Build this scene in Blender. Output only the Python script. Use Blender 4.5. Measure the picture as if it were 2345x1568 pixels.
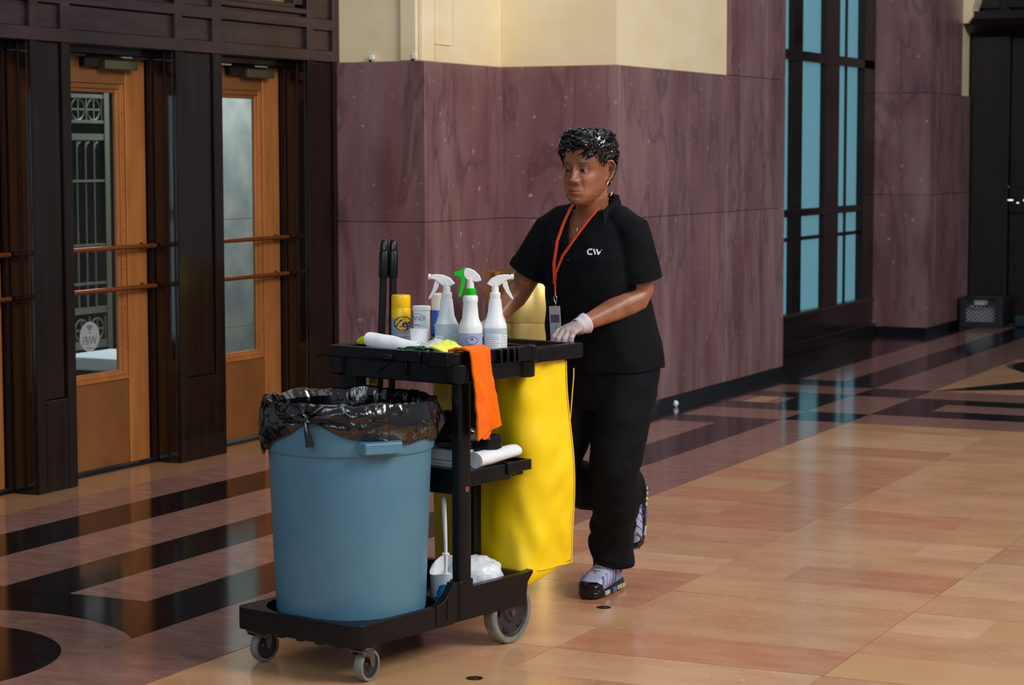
import bpy, bmesh, math, random
import numpy as np
from mathutils import Vector, Matrix, noise
for o in list(bpy.data.objects): bpy.data.objects.remove(o, do_unlink=True)
random.seed(7)
PI = math.pi
SC = bpy.context.scene
COL = SC.collection

# ---------------------------------------------------------------- camera
cam_d = bpy.data.cameras.new('camera'); cam = bpy.data.objects.new('camera', cam_d); COL.objects.link(cam)
YAW, PITCH, ROLL = 0.449369, 0.0853734, -0.00147666
_d = Vector((-math.sin(YAW)*math.cos(PITCH), math.cos(YAW)*math.cos(PITCH), -math.sin(PITCH)))
_r = Vector((math.cos(YAW), math.sin(YAW), 0)); _u = _r.cross(_d)
_r2 = _r*math.cos(ROLL)+_u*math.sin(ROLL); _u2 = -_r*math.sin(ROLL)+_u*math.cos(ROLL)
M = Matrix((( _r2.x, _u2.x, -_d.x, 0), (_r2.y, _u2.y, -_d.y, 0), (_r2.z, _u2.z, -_d.z, 1.6), (0,0,0,1)))
cam.matrix_world = M
cam_d.sensor_width = 36.0; cam_d.lens = 4997.086/2345*36.0; cam_d.clip_start = .1; cam_d.clip_end = 200
cam_d.dof.use_dof = True; cam_d.dof.focus_distance = 7.5; cam_d.dof.aperture_fstop = 6.3
SC.camera = cam

# ---------------------------------------------------------------- world, lamps, exposure
W = bpy.data.worlds.new('world'); SC.world = W; W.use_nodes = True
W.node_tree.nodes['Background'].inputs[0].default_value = (0.80, 0.88, 1.0, 1)
W.node_tree.nodes['Background'].inputs[1].default_value = 0.24
def area(name, loc, target, sx, sy, power, color):
    l = bpy.data.lights.new(name, 'AREA'); l.shape = 'RECTANGLE'; l.size = sx; l.size_y = sy; l.energy = power; l.color = color
    o = bpy.data.objects.new(name, l); COL.objects.link(o); o.location = loc
    o.rotation_euler = (Vector(target)-Vector(loc)).to_track_quat('-Z', 'Y').to_euler()
    return o
area('hall_window_light', (5.5, 6.5, 7.0), (-4.5, 9.0, .8), 5, 4, 850, (1.0, .95, .88))
for i_, x_ in enumerate((-3.4, -.4, 2.6)): area('tall_window_light', (x_, -2.5, 5.2), (-4.2, 8.0, 1.0), 1.1, 4.5, 78, (.80, .90, 1.0))
area('ceiling_fill', (-3.0, 9.5, 8.0), (-3.6, 9.5, 0), 6, 8, 150, (1.0, .94, .85))  # overhead fill added to lift the hall from above
area('vestibule_light', (-7.5, 12.3, 3.0), (-8.2, 12.4, 1.0), 1.2, 2.4, 130, (.85, .95, 1.0))
SC.view_settings.view_transform = 'Standard'; SC.view_settings.look = 'None'
SC.view_settings.exposure = 0.16; SC.view_settings.gamma = 1.0; SC.view_settings.use_curve_mapping = False

# ---------------------------------------------------------------- materials
def lin(c):
    return tuple(((v/255)/12.92 if v/255 <= .04045 else ((v/255+.055)/1.055)**2.4) for v in c)+(1,)
def bsdf(m): return m.node_tree.nodes['Principled BSDF']
def mat(name, c, rough=.5, metal=0., spec=.5, **kw):
    m = bpy.data.materials.new(name); m.use_nodes = True; b = bsdf(m); nt = m.node_tree
    b.inputs['Base Color'].default_value = lin(c); b.inputs['Roughness'].default_value = rough
    b.inputs['Metallic'].default_value = metal; b.inputs['Specular IOR Level'].default_value = spec
    if 'c2' in kw:      # mottled second colour
        tc = nt.nodes.new('ShaderNodeTexCoord' if not kw.get('world') else 'ShaderNodeNewGeometry')
        mp = nt.nodes.new('ShaderNodeMapping'); mp.inputs['Scale'].default_value = kw.get('stretch', (1,1,1))
        nt.links.new(tc.outputs['Object' if not kw.get('world') else 'Position'], mp.inputs[0])
        n = nt.nodes.new('ShaderNodeTexNoise'); n.inputs['Scale'].default_value = kw.get('scale', 8); n.inputs['Detail'].default_value = kw.get('detail', 6)
        n.inputs['Roughness'].default_value = kw.get('nrough', .6)
        nt.links.new(mp.outputs[0], n.inputs['Vector'])
        r = nt.nodes.new('ShaderNodeValToRGB'); r.color_ramp.elements[0].position = kw.get('p0', .35); r.color_ramp.elements[1].position = kw.get('p1', .65)
        r.color_ramp.elements[0].color = lin(c); r.color_ramp.elements[1].color = lin(kw['c2'])
        nt.links.new(n.outputs[0], r.inputs[0]); out = r.outputs[0]
        if 'specks' in kw:
            n2 = nt.nodes.new('ShaderNodeTexNoise'); n2.inputs['Scale'].default_value = kw.get('speck_scale', 30); n2.inputs['Detail'].default_value = 3
            nt.links.new(tc.outputs['Object' if not kw.get('world') else 'Position'], n2.inputs['Vector'])
            r2 = nt.nodes.new('ShaderNodeValToRGB'); r2.color_ramp.elements[0].position = kw.get('sp', .66); r2.color_ramp.elements[1].position = kw.get('sp', .66)+.08
            nt.links.new(n2.outputs[0], r2.inputs[0])
            mx = nt.nodes.new('ShaderNodeMix'); mx.data_type = 'RGBA'; nt.links.new(r2.outputs[0], mx.inputs[0])
            nt.links.new(out, mx.inputs[6]); mx.inputs[7].default_value = lin(kw['specks']); out = mx.outputs[2]
        if 'streak' in kw:
            mp4 = nt.nodes.new('ShaderNodeMapping'); mp4.inputs['Scale'].default_value = (1,1,.12)
            nt.links.new(tc.outputs['Object' if not kw.get('world') else 'Position'], mp4.inputs[0])
            n4 = nt.nodes.new('ShaderNodeTexNoise'); n4.inputs['Scale'].default_value = 5.5; n4.inputs['Detail'].default_value = 7; nt.links.new(mp4.outputs[0], n4.inputs['Vector'])
            r4 = nt.nodes.new('ShaderNodeValToRGB'); r4.color_ramp.elements[0].position = .52; r4.color_ramp.elements[1].position = .78; r4.color_ramp.elements[1].color = (.6,.6,.6,1)
            nt.links.new(n4.outputs[0], r4.inputs[0])
            mx = nt.nodes.new('ShaderNodeMix'); mx.data_type = 'RGBA'; nt.links.new(r4.outputs[0], mx.inputs[0])
            nt.links.new(out, mx.inputs[6]); mx.inputs[7].default_value = lin(kw['streak']); out = mx.outputs[2]
        if 'veins' in kw:
            mp3 = nt.nodes.new('ShaderNodeMapping'); mp3.inputs['Scale'].default_value = kw.get('vstretch', (1,1,.25))
            nt.links.new(tc.outputs['Object' if not kw.get('world') else 'Position'], mp3.inputs[0])
            n3 = nt.nodes.new('ShaderNodeTexNoise'); n3.inputs['Scale'].default_value = 3.2; n3.inputs['Detail'].default_value = 5; n3.inputs['Distortion'].default_value = .6
            nt.links.new(mp3.outputs[0], n3.inputs['Vector'])
            r3 = nt.nodes.new('ShaderNodeValToRGB')
            e = r3.color_ramp.elements; e[0].position = .47; e[0].color = (0,0,0,1); e[1].position = .53; e[1].color = (0,0,0,1)
            k = e.new(.5); k.color = (.5,.5,.5,1)
            nt.links.new(n3.outputs[0], r3.inputs[0])
            mx = nt.nodes.new('ShaderNodeMix'); mx.data_type = 'RGBA'; nt.links.new(r3.outputs[0], mx.inputs[0])
            nt.links.new(out, mx.inputs[6]); mx.inputs[7].default_value = lin(kw['veins']); out = mx.outputs[2]
        if kw.get('tone'):   # per-object tone
            oi = nt.nodes.new('ShaderNodeObjectInfo'); mr = nt.nodes.new('ShaderNodeMapRange')
            mr.inputs[3].default_value = 1-kw['tone']; mr.inputs[4].default_value = 1+kw['tone']
            nt.links.new(oi.outputs['Random'], mr.inputs[0])
            vm = nt.nodes.new('ShaderNodeVectorMath'); vm.operation = 'SCALE'; nt.links.new(out, vm.inputs[0]); nt.links.new(mr.outputs[0], vm.inputs['Scale']); out = vm.outputs[0]
        nt.links.new(out, b.inputs['Base Color'])
    if 'bump' in kw:
        tc2 = nt.nodes.new('ShaderNodeTexCoord'); n = nt.nodes.new('ShaderNodeTexNoise'); n.inputs['Scale'].default_value = kw.get('bscale', 60); n.inputs['Detail'].default_value = kw.get('bdetail', 4)
        mp2 = nt.nodes.new('ShaderNodeMapping'); mp2.inputs['Scale'].default_value = kw.get('bstretch', (1,1,1)); nt.links.new(tc2.outputs['Object'], mp2.inputs[0]); nt.links.new(mp2.outputs[0], n.inputs['Vector'])
        bp = nt.nodes.new('ShaderNodeBump'); bp.inputs['Strength'].default_value = kw['bump']; bp.inputs['Distance'].default_value = kw.get('bdist', .01)
        nt.links.new(n.outputs[0], bp.inputs['Height']); nt.links.new(bp.outputs[0], b.inputs['Normal'])
    if 'trans' in kw: b.inputs['Transmission Weight'].default_value = kw['trans']; b.inputs['IOR'].default_value = kw.get('ior', 1.45)
    if 'alpha' in kw: b.inputs['Alpha'].default_value = kw['alpha']
    if 'sss' in kw:
        b.inputs['Subsurface Weight'].default_value = kw['sss']; b.inputs['Subsurface Radius'].default_value = kw.get('sssr', (.02,.01,.006)); b.inputs['Subsurface Scale'].default_value = .3
    if 'coat' in kw: b.inputs['Coat Weight'].default_value = kw['coat']; b.inputs['Coat Roughness'].default_value = .08
    if 'sheen' in kw: b.inputs['Sheen Weight'].default_value = kw['sheen']; b.inputs['Sheen Roughness'].default_value = .5
    if 'emit' in kw: b.inputs['Emission Color'].default_value = lin(kw['emit']); b.inputs['Emission Strength'].default_value = kw['estr']
    return m
MT = {}
MT['mauve'] = mat('mauve_stone', (114,76,80), .32, c2=(142,106,109), scale=3.4, stretch=(1,1,.32), world=True, specks=(196,168,172), speck_scale=24, sp=.68, streak=(164,136,140), veins=(80,50,56), tone=.07, detail=8)
MT['cream'] = mat('cream_stone', (244,230,196), .7, c2=(238,218,174), scale=2.2, stretch=(1,1,1.6), world=True, tone=.05, bump=.05)
MT['joint'] = mat('joint_mortar', (120,104,104), .8)
MT['basestone'] = mat('black_base_stone', (12,16,20), .25)
MT['wood'] = mat('dark_bronze_wood', (20,13,10), .17, c2=(32,21,16), scale=5, stretch=(3,3,.25), world=True, bump=.06, bscale=30, bstretch=(1,1,.15), spec=.3)
MT['jamb'] = mat('polished_jamb', (24,15,11), .07, c2=(36,22,16), scale=5, stretch=(3,3,.25), world=True, spec=.6)
MT['thr'] = mat('threshold_marble', (150,112,84), .14, c2=(164,124,92), scale=4, world=True, tone=.06, spec=.45)
MT['daylight'] = mat('added_daylight_glass', (200,220,230), .4, emit=(176,206,220), estr=1.6)  # glow of the added vestibule window
MT['frieze'] = mat('dark_wood_frieze', (38,25,24), .26, c2=(56,38,37), scale=5, stretch=(1,.5,3), world=True, bump=.1, bscale=18, spec=.55)
MT['bronze'] = mat('orange_bronze', (192,124,66), .38, .3, c2=(168,104,54), scale=3, stretch=(4,4,.6), world=True, bump=.03, bscale=20, bstretch=(1,1,.1))
MT['bronze_shaded'] = mat('bronze_in_shade', (140,88,44), .45, .2, c2=(122,76,38), scale=3, world=True)  # same bronze painted darker where it mirrors less light
MT['brass_bar'] = mat('bronze_bar', (150,84,44), .3, .7)
MT['closer'] = mat('closer_metal', (120,118,90), .25, .8)
MT['doorglass'] = mat('door_glass', (235,245,245), .02, 0, .5, trans=1.0, ior=1.03)
MT['vstone'] = mat('vestibule_stone', (150,150,140), .7, c2=(118,122,120), scale=4, world=True, specks=(190,190,180), sp=.72)
MT['iron'] = mat('painted_iron', (98,96,82), .5)
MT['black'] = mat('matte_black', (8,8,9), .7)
MT['vfloor'] = mat('vestibule_floor', (60,66,72), .4)
MT['tan'] = mat('tan_marble', (204,160,122), .18, c2=(188,138,102), scale=2.6, stretch=(1,1.6,1), world=True, specks=(216,170,122), speck_scale=30, sp=.62, tone=.06, detail=8, spec=.45)
MT['terra'] = mat('terracotta_marble', (194,142,108), .18, c2=(180,122,90), scale=5, stretch=(1,2.4,1), world=True, specks=(206,154,110), speck_scale=30, sp=.64, tone=.06, detail=8, spec=.45)
MT['pale'] = mat('pale_tan_marble', (210,170,132), .18, c2=(198,150,116), scale=3, stretch=(1,2.4,1), world=True, specks=(222,182,138), speck_scale=34, sp=.62, tone=.05, detail=8, spec=.45)
MT['olive'] = mat('golden_marble', (194,152,108), .18, c2=(200,156,114), scale=3, world=True, tone=.06, spec=.45)
MT['fmauve'] = mat('mauve_marble_floor', (128,92,84), .12, c2=(150,113,103), scale=7, stretch=(1,2.5,1), world=True, specks=(166,130,118), speck_scale=55, sp=.63, tone=.12, spec=.45)
MT['fblack'] = mat('black_marble_floor', (14,12,15), .11, c2=(26,22,27), scale=5, stretch=(1,2.5,1), world=True, tone=.2, spec=.5)
MT['fjoint'] = mat('floor_joint', (70,52,44), .6)
MT['frost'] = mat('frosted_glass', (60,110,120), .3, emit=(98,146,162), estr=.62)
MT['blackplastic'] = mat('black_plastic', (6,6,9), .36, c2=(11,11,15), scale=25, bump=.08, bscale=160, bdist=.003, spec=.32)
MT['blackpole'] = mat('black_handle', (8,9,11), .35)
MT['bin'] = mat('blue_grey_plastic', (80,124,148), .40, c2=(88,130,152), scale=4, bump=.04, bscale=40, spec=.4)
MT['liner'] = mat('black_bag_film', (12,10,12), .14, spec=.9, bump=.2, bscale=60, bdist=.006, bdetail=2)
MT['yellow'] = mat('yellow_vinyl', (255,218,0), .42, bump=.15, bscale=7, bdist=.03, c2=(252,212,0), scale=5)
MT['yelpipe'] = mat('yellow_piping', (250,214,40), .5)
MT['greyrubber'] = mat('grey_tread', (128,130,120), .55, c2=(104,106,98), scale=20)
MT['hub'] = mat('wheel_hub', (44,42,44), .4, c2=(34,33,36), scale=12)
MT['steel'] = mat('fork_steel', (120,112,108), .35, .7, c2=(90,84,82), scale=30)
MT['orange'] = mat('orange_microfibre', (255,112,4), .9, spec=.1, sheen=.1, bump=.5, bscale=260, bdist=.004)
MT['lime'] = mat('lime_cloth', (236,244,84), .85, sheen=.2, bump=.4, bscale=220, bdist=.004)
MT['neon'] = mat('neon_rubber', (206,236,0), .5)
MT['white'] = mat('white_plastic', (238,240,244), .35)
MT['whitecloth'] = mat('white_towel', (236,238,244), .9, bump=.3, bscale=200, bdist=.004)
MT['paper'] = mat('white_paper', (232,236,242), .8)
MT['bottle'] = mat('milky_bottle', (238,244,250), .3, alpha=.95, sss=.3, sssr=(.02,.02,.02))
MT['liquid'] = mat('bottle_low_clear', (188,206,212), .3)
MT['liquid2'] = mat('bottle_low_violet', (170,176,208), .3)
MT['label'] = mat('white_label', (236,240,246), .5)
MT['green'] = mat('green_plastic', (0,196,10), .3)
MT['dkgreen'] = mat('green_scourer', (0,104,52), .6)
MT['clearbag'] = mat('clear_film', (228,234,232), .15, alpha=.55, spec=.8)
MT['teal'] = mat('teal_cloth', (0,128,170), .8)
MT['canyellow'] = mat('can_yellow', (250,196,0), .28)
MT['cangrey'] = mat('can_grey', (150,156,180), .35)
MT['navy'] = mat('print_navy', (24,28,120), .5)
MT['printblack'] = mat('print_black', (16,16,50), .5)
MT['tealprint'] = mat('print_teal', (0,130,130), .5)
MT['red'] = mat('print_red', (214,20,60), .5)
MT['blue'] = mat('can_blue', (16,88,200), .3, c2=(60,150,220), scale=9)
MT['dkblue'] = mat('can_dark_blue', (14,24,96), .35)
MT['creamcap'] = mat('cream_cap', (240,226,214), .4)
MT['brass'] = mat('polished_brass', (246,212,126), .27, 1.0, bump=.02, bscale=4)
MT['greyline'] = mat('print_grey', (120,130,140), .6)
MT['sticker'] = mat('sticker_grey', (150,156,160), .6)
MT['stickdark'] = mat('sticker_print', (70,76,80), .6)
MT['shirt'] = mat('black_polo', (4,6,11), .8, c2=(8,10,18), scale=6, spec=.18, bump=.35, bscale=9, bdist=.02, bdetail=3)
MT['trouser'] = mat('navy_trouser', (6,9,15), .75, c2=(8,12,22), scale=6, spec=.18, bump=.45, bscale=8, bdist=.03, bdetail=3)
MT['hair'] = mat('black_hair', (8,7,9), .2, spec=.8)
MT['gold'] = mat('gold', (240,190,110), .2, 1.0)
MT['silver'] = mat('silver', (200,196,190), .25, 1.0)
MT['lanyard'] = mat('orange_lanyard', (238,74,28), .7)
MT['badge'] = mat('badge_sleeve', (192,194,198), .12, alpha=.8, spec=.8)
MT['badgetop'] = mat('badge_purple', (104,80,98), .4)
MT['badgelow'] = mat('badge_pale', (160,180,186), .4)
MT['glove'] = mat('clear_vinyl_glove', (226,214,220), .28, alpha=.42, spec=.8, bump=.6, bscale=45, bdist=.01)
MT['glovecuff'] = mat('glove_cuff', (226,214,224), .3, alpha=.8, bump=.4, bscale=45)
MT['eye'] = mat('eye_white', (140,128,122), .15)
MT['iris'] = mat('dark_iris', (22,12,8), .08)
MT['shoe'] = mat('lilac_shoe', (146,148,182), .35, c2=(176,176,206), scale=14)
MT['shoeblue'] = mat('slate_blue_shoe', (60,82,124), .5, c2=(88,104,150), scale=14)
MT['shoeblack'] = mat('shoe_black', (10,12,18), .25)
MT['shoegrey'] = mat('shoe_sole_grey', (170,178,176), .5)
MT['shoeyel'] = mat('shoe_yellow', (220,200,40), .5)
MT['crate'] = mat('navy_crate', (8,14,26), .5)
MT['crateback'] = mat('crate_contents', (240,248,255), .8)
MT['plasticbag'] = mat('thin_white_bag', (208,222,236), .35, c2=(236,240,246), scale=9, sss=.2, bump=.8, bscale=18, bdist=.02)

# ---------------------------------------------------------------- mesh helpers
class MB:
    def __init__(s): s.v = []; s.f = []
    def add(s, vs, fs, mtx=None):
        n = len(s.v)
        s.v += [tuple(mtx @ Vector(p)) if mtx is not None else tuple(p) for p in vs]
        s.f += [tuple(i+n for i in f) for f in fs]; return s
    def box(s, x0, x1, y0, y1, z0, z1, mtx=None):
        vs = [(x,y,z) for z in (z0,z1) for y in (y0,y1) for x in (x0,x1)]
        return s.add(vs, [(0,2,3,1),(4,5,7,6),(0,1,5,4),(2,6,7,3),(0,4,6,2),(1,3,7,5)], mtx)
    def loft(s, rings, cap=True, closed=True, mtx=None):
        n = len(rings[0]); vs = [p for r in rings for p in r]; fs = []
        for i in range(len(rings)-1):
            for j in range(n if closed else n-1):
                k = (j+1) % n
                fs.append((i*n+j, i*n+k, (i+1)*n+k, (i+1)*n+j))
        if cap: fs.append(tuple(range(n-1,-1,-1))); fs.append(tuple((len(rings)-1)*n+j for j in range(n)))
        return s.add(vs, fs, mtx)
    def lathe(s, prof, c=(0,0,0), n=32, cap=True, mtx=None):
        rings = [[(c[0]+r*math.cos(2*PI*j/n), c[1]+r*math.sin(2*PI*j/n), c[2]+z) for j in range(n)] for r, z in prof]
        return s.loft(rings, cap, True, mtx)
    def tube(s, pts, radii, n=12, cap=True, flat=1.0, ref=None, mtx=None):
        pts = [Vector(p) for p in pts]
        if not hasattr(radii, '__len__'): radii = [radii]*len(pts)
        rings = []; prev = None
        for i, p in enumerate(pts):
            t = (pts[min(i+1,len(pts)-1)]-pts[max(i-1,0)]).normalized()
            if prev is None:
                a = Vector(ref) if ref is not None else (Vector((0,0,1)) if abs(t.z) < .9 else Vector((1,0,0)))
                u = (a-t*a.dot(t)).normalized()
            else: u = (prev-t*prev.dot(t)).normalized()
            prev = u; w = t.cross(u); r = radii[i]
            rx, ry = (r if not isinstance(r, tuple) else r[0]), (r*flat if not isinstance(r, tuple) else r[1])
            rings.append([tuple(p+u*(rx*math.cos(2*PI*j/n))+w*(ry*math.sin(2*PI*j/n))) for j in range(n)])
        return s.loft(rings, cap, True, mtx)
    def prism(s, poly, z0, z1, mtx=None):
        return s.loft([[(x,y,z0) for x,y in poly], [(x,y,z1) for x,y in poly]], True, True, mtx)
    def ball(s, c, r, n=16, m=10, mtx=None):
        if not hasattr(r, '__len__'): r = (r,r,r)
        rings = [[(c[0]+r[0]*math.sin(PI*i/m)*math.cos(2*PI*j/n), c[1]+r[1]*math.sin(PI*i/m)*math.sin(2*PI*j/n), c[2]-r[2]*math.cos(PI*i/m)) for j in range(n)] for i in range(1,m)]
        return s.loft(rings, True, True, mtx)
    def mesh(s, name='m'):
        me = bpy.data.meshes.new(name); me.from_pydata(s.v, [], s.f)
        bm = bmesh.new(); bm.from_mesh(me); bmesh.ops.recalc_face_normals(bm, faces=bm.faces); bm.to_mesh(me); bm.free()
        return me
def link(name, me, m, parent=None, smooth=False, bevel=0, bseg=2, sub=0, angle=35):
    o = bpy.data.objects.new(name, me); COL.objects.link(o)
    if m is not None:
        me.materials.clear(); me.materials.append(m if not isinstance(m, str) else MT[m])
    if parent is not None: o.parent = parent
    if smooth:
        me.shade_smooth()
        if angle: 
            try: me.set_sharp_from_angle(angle=math.radians(angle))
            except Exception: pass
    if bevel:
        b = o.modifiers.new('bevel', 'BEVEL'); b.width = bevel; b.segments = bseg; b.limit_method = 'ANGLE'; b.angle_limit = math.radians(40)
    if sub:
        b = o.modifiers.new('sub', 'SUBSURF'); b.levels = sub; b.render_levels = sub
    return o
def obj(name, mb, m, parent=None, **k): return link(name, mb.mesh(name), m, parent, **k)
def empty(name, loc=(0,0,0), rz=0):
    o = bpy.data.objects.new(name, None); COL.objects.link(o); o.location = loc; o.rotation_euler = (0,0,rz); o.empty_display_size = .05; return o
def tag(o, label=None, cat=None, group=None, kind=None):
    for k, v in (('label', label), ('category', cat), ('group', group), ('kind', kind)):
        if v: o[k] = v
    return o
def struct(o, label=None): o['kind'] = 'structure'; return o if not label else tag(o, label)
def text_mb(s, size=1.0, extrude=0.0):
    cu = bpy.data.curves.new('t', 'FONT'); cu.body = s; cu.size = size; cu.align_x = 'CENTER'; cu.align_y = 'CENTER'; cu.extrude = extrude; cu.resolution_u = 3
    ob = bpy.data.objects.new('t', cu); COL.objects.link(ob)
    dg = bpy.context.evaluated_depsgraph_get(); me = bpy.data.meshes.new_from_object(ob.evaluated_get(dg))
    mb = MB(); mb.add([v.co[:] for v in me.vertices], [tuple(p.vertices) for p in me.polygons])
    bpy.data.objects.remove(ob); bpy.data.curves.remove(cu); bpy.data.meshes.remove(me)
    return mb
def wrap(mb, R, cz, phi0):     # bend a flat text (x,y) round a vertical cylinder: x -> angle, y -> height
    out = MB(); out.f = mb.f
    for x, y, z in mb.v:
        a = phi0+x/R; out.v.append((R*math.cos(a), R*math.sin(a), cz+y))
    return out
# cart frame
OX, OY, RZ = -3.4695, 5.746, math.radians(-12.1)
def CW(x, y, z=0):
    return (OX+x*math.cos(RZ)-y*math.sin(RZ), OY+x*math.sin(RZ)+y*math.cos(RZ), z)
# ================================================================ SETTING
# ---- floor: dark bed with stone slabs laid on it, joints recessed
fb = MB(); fb.box(-9.2, 3.5, 1.5, 26, -.30, -.018)
floor = struct(obj('floor', fb, 'fjoint'))
def slab(name, poly, m):
    cx = sum(p[0] for p in poly)/len(poly); cy = sum(p[1] for p in poly)/len(poly)
    mb = MB(); mb.prism([(x-cx, y-cy) for x, y in poly], -.02, 0)
    o = obj(name, mb, m, floor); o.location = (cx, cy, 0); return o
def rect(x0, x1, y0, y1, m, g=.0012, name='slab'):
    return slab(name, [(x0+g,y0+g),(x1-g,y0+g),(x1-g,y1-g),(x0+g,y1-g)], m)
def strip(x0, x1, y0, y1, m, step=1.3, off=0.):
    y = y0; first = True
    while y < y1-1e-6:
        e = min(y+(step*(.45+off) if first else step*random.uniform(.85,1.2)), y1)
        if y1-e < .35: e = y1
        rect(x0, x1, y, e, m); y = e; first = False
def stripx(x0, x1, y0, y1, m, step=.95):
    x = x0
    while x < x1-1e-6:
        e = min(x+step, x1)
        if x1-e < .3: e = x1
        rect(x, e, y0, y1, m); x = e
rnd = random.Random(11)
# tan field: modules .913 x 1.036 split in three rows
XB = [-3.84+.913*i for i in range(0, 6)]; YB = [12.594-1.036*i for i in range(0, 9)]
for i in range(len(XB)-1):
    for j in range(len(YB)-1):
        x0, x1, y1, y0 = XB[i], XB[i+1], YB[j], YB[j+1]
        if i >= 4 and j >= 3: continue
        for k in range(3):
            a, b = y0+(y1-y0)*k/3, y0+(y1-y0)*(k+1)/3
            cut = rnd.choice([None, None, .33, .5, .67])
            xs = [x0, x1] if cut is None else [x0, x0+(x1-x0)*cut, x1]
            for q in range(len(xs)-1):
                m = rnd.choices(['tan','terra','pale','olive'], [6,2,3,1.2])[0]
                gx0 = .0030 if q == 0 else .0005; gx1 = .0030 if q == len(xs)-2 else .0005
                gy0 = .002 if k == 0 else .0005; gy1 = .002 if k == 2 else .0005
                slab('tile', [(xs[q]+gx0,a+gy0),(xs[q+1]-gx1,a+gy0),(xs[q+1]-gx1,b-gy1),(xs[q]+gx0,b-gy1)], m)
# border stripes along the wall
strip(-7.0, -6.26, 5.0, 11.1, 'thr', 1.4)
strip(-6.26, -5.94, 5.0, 11.1, 'fmauve', 1.5, .2)
strip(-5.94, -5.61, 5.0, 11.1, 'fblack', 1.6, .5)
strip(-5.61, -5.21, 5.0, 12.2, 'fmauve', 1.5, .1)
strip(-5.21, -4.905, 6.42, 14.93, 'fblack', 1.7, .3)
rect(-4.905, -4.56, 6.42, 7.62, 'fmauve'); strip(-4.905, -4.56, 7.62, 12.27, 'fmauve', 1.4)
strip(-4.56, -4.25, 6.42, 12.27, 'fblack', 1.5, .4)
strip(-4.25, -3.84, 5.87, 12.59, 'fmauve', 1.6, .6)
strip(-4.25, -3.84, 4.0, 5.87, 'fmauve', 2.2)
# round inlay bottom left
CX0, CY0, R1, R2 = -4.765, 5.345, .512, .755
def arc(r, a0, a1, n): return [(CX0+r*math.cos(a0+(a1-a0)*i/n), CY0+r*math.sin(a0+(a1-a0)*i/n)) for i in range(n+1)]
slab('inlay_disc', arc(R1, 0, 2*PI*39/40, 39), 'fblack')
amax = math.asin((5.87-CY0)/R2); xr = CX0+R2*math.cos(amax)
a_s = math.acos((-4.2515-CX0)/R2)
for a0, a1 in ((a_s, PI/2), (PI/2, PI), (PI, 1.5*PI), (1.5*PI, 2*PI-a_s)):     # ring in curved pieces
    o_ = arc(R2, a0+.002, a1-.002, 16); i_ = arc(R1+.001, a1-.002, a0+.002, 16)
    slab('inlay_ring', o_+i_, 'fmauve')
i_ = [(min(x, -4.2517), y) for x, y in arc(R1+.001, a_s, -a_s, 24)]
slab('inlay_ring', [(-4.2515, CY0+R2*math.sin(a_s))]+i_+[(-4.2515, CY0-R2*math.sin(a_s))], 'fmauve')
# surround: black above the ring
top = arc(R2+.002, PI/2, a_s, 12)
slab('slab', [(CX0, 6.42-.001)]+[p for p in top]+[(-4.251, 6.419)], 'fblack')
top = arc(R2+.002, PI, PI/2, 16)
slab('slab', [(-5.609, CY0)]+top+[(CX0-.001, 6.419), (-5.609, 6.419)], 'fblack')
bot = arc(R2+.002, a_s, -a_s, 20)
slab('slab', arc(R2+.002, PI, 2*PI-a_s, 20)+[(-4.2515, 4.0), (-5.609, 4.0)], 'fmauve')
# crossing bands to the right of the worker
stripx(-4.905, -4.25, 12.27, 12.59, 'fblack'); 
rect(-4.905, -4.25, 12.59, 13.06, 'fmauve'); rect(-4.25, -3.84, 12.59, 13.06, 'fblack'); stripx(-3.84, 1.2, 12.597, 13.06, 'fmauve')
rect(-4.905, -4.25, 13.06, 13.42, 'fblack'); rect(-4.25, -3.84, 13.06, 14.05, 'fmauve'); stripx(-3.84, 1.2, 13.06, 13.40, 'fblack')
rect(-4.905, -4.80, 13.42, 13.77, 'fmauve'); rect(-4.80, -4.65, 13.42, 13.77, 'olive'); rect(-4.65, -4.56, 13.42, 13.77, 'fmauve'); rect(-4.56, -4.25, 13.42, 13.77, 'fblack')
rect(-3.84, -3.54, 13.40, 13.77, 'fblack'); stripx(-3.54, 1.2, 13.40, 13.77, 'fmauve')
rect(-4.905, -4.25, 13.77, 14.09, 'fblack'); stripx(-3.84, 1.2, 13.77, 14.07, 'fblack')
rect(-4.905, -4.25, 14.09, 14.55, 'fmauve'); rect(-4.25, -3.84, 14.05, 14.55, 'fblack'); stripx(-3.84, 1.2, 14.07, 14.55, 'fmauve')
rect(-4.905, -4.25, 14.55, 14.93, 'fblack')
strip(-4.905, -4.57, 14.93, 20.6, 'fmauve', 1.8); strip(-4.57, -4.25, 14.93, 20.6, 'fblack', 1.9); strip(-4.25, -3.84, 14.55, 20.6, 'fmauve', 2.0)
strip(-5.75, -5.21, 12.2, 20.6, 'fblack', 2.2); strip(-5.21, -4.905, 14.93, 20.6, 'fblack', 2.2)
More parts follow.
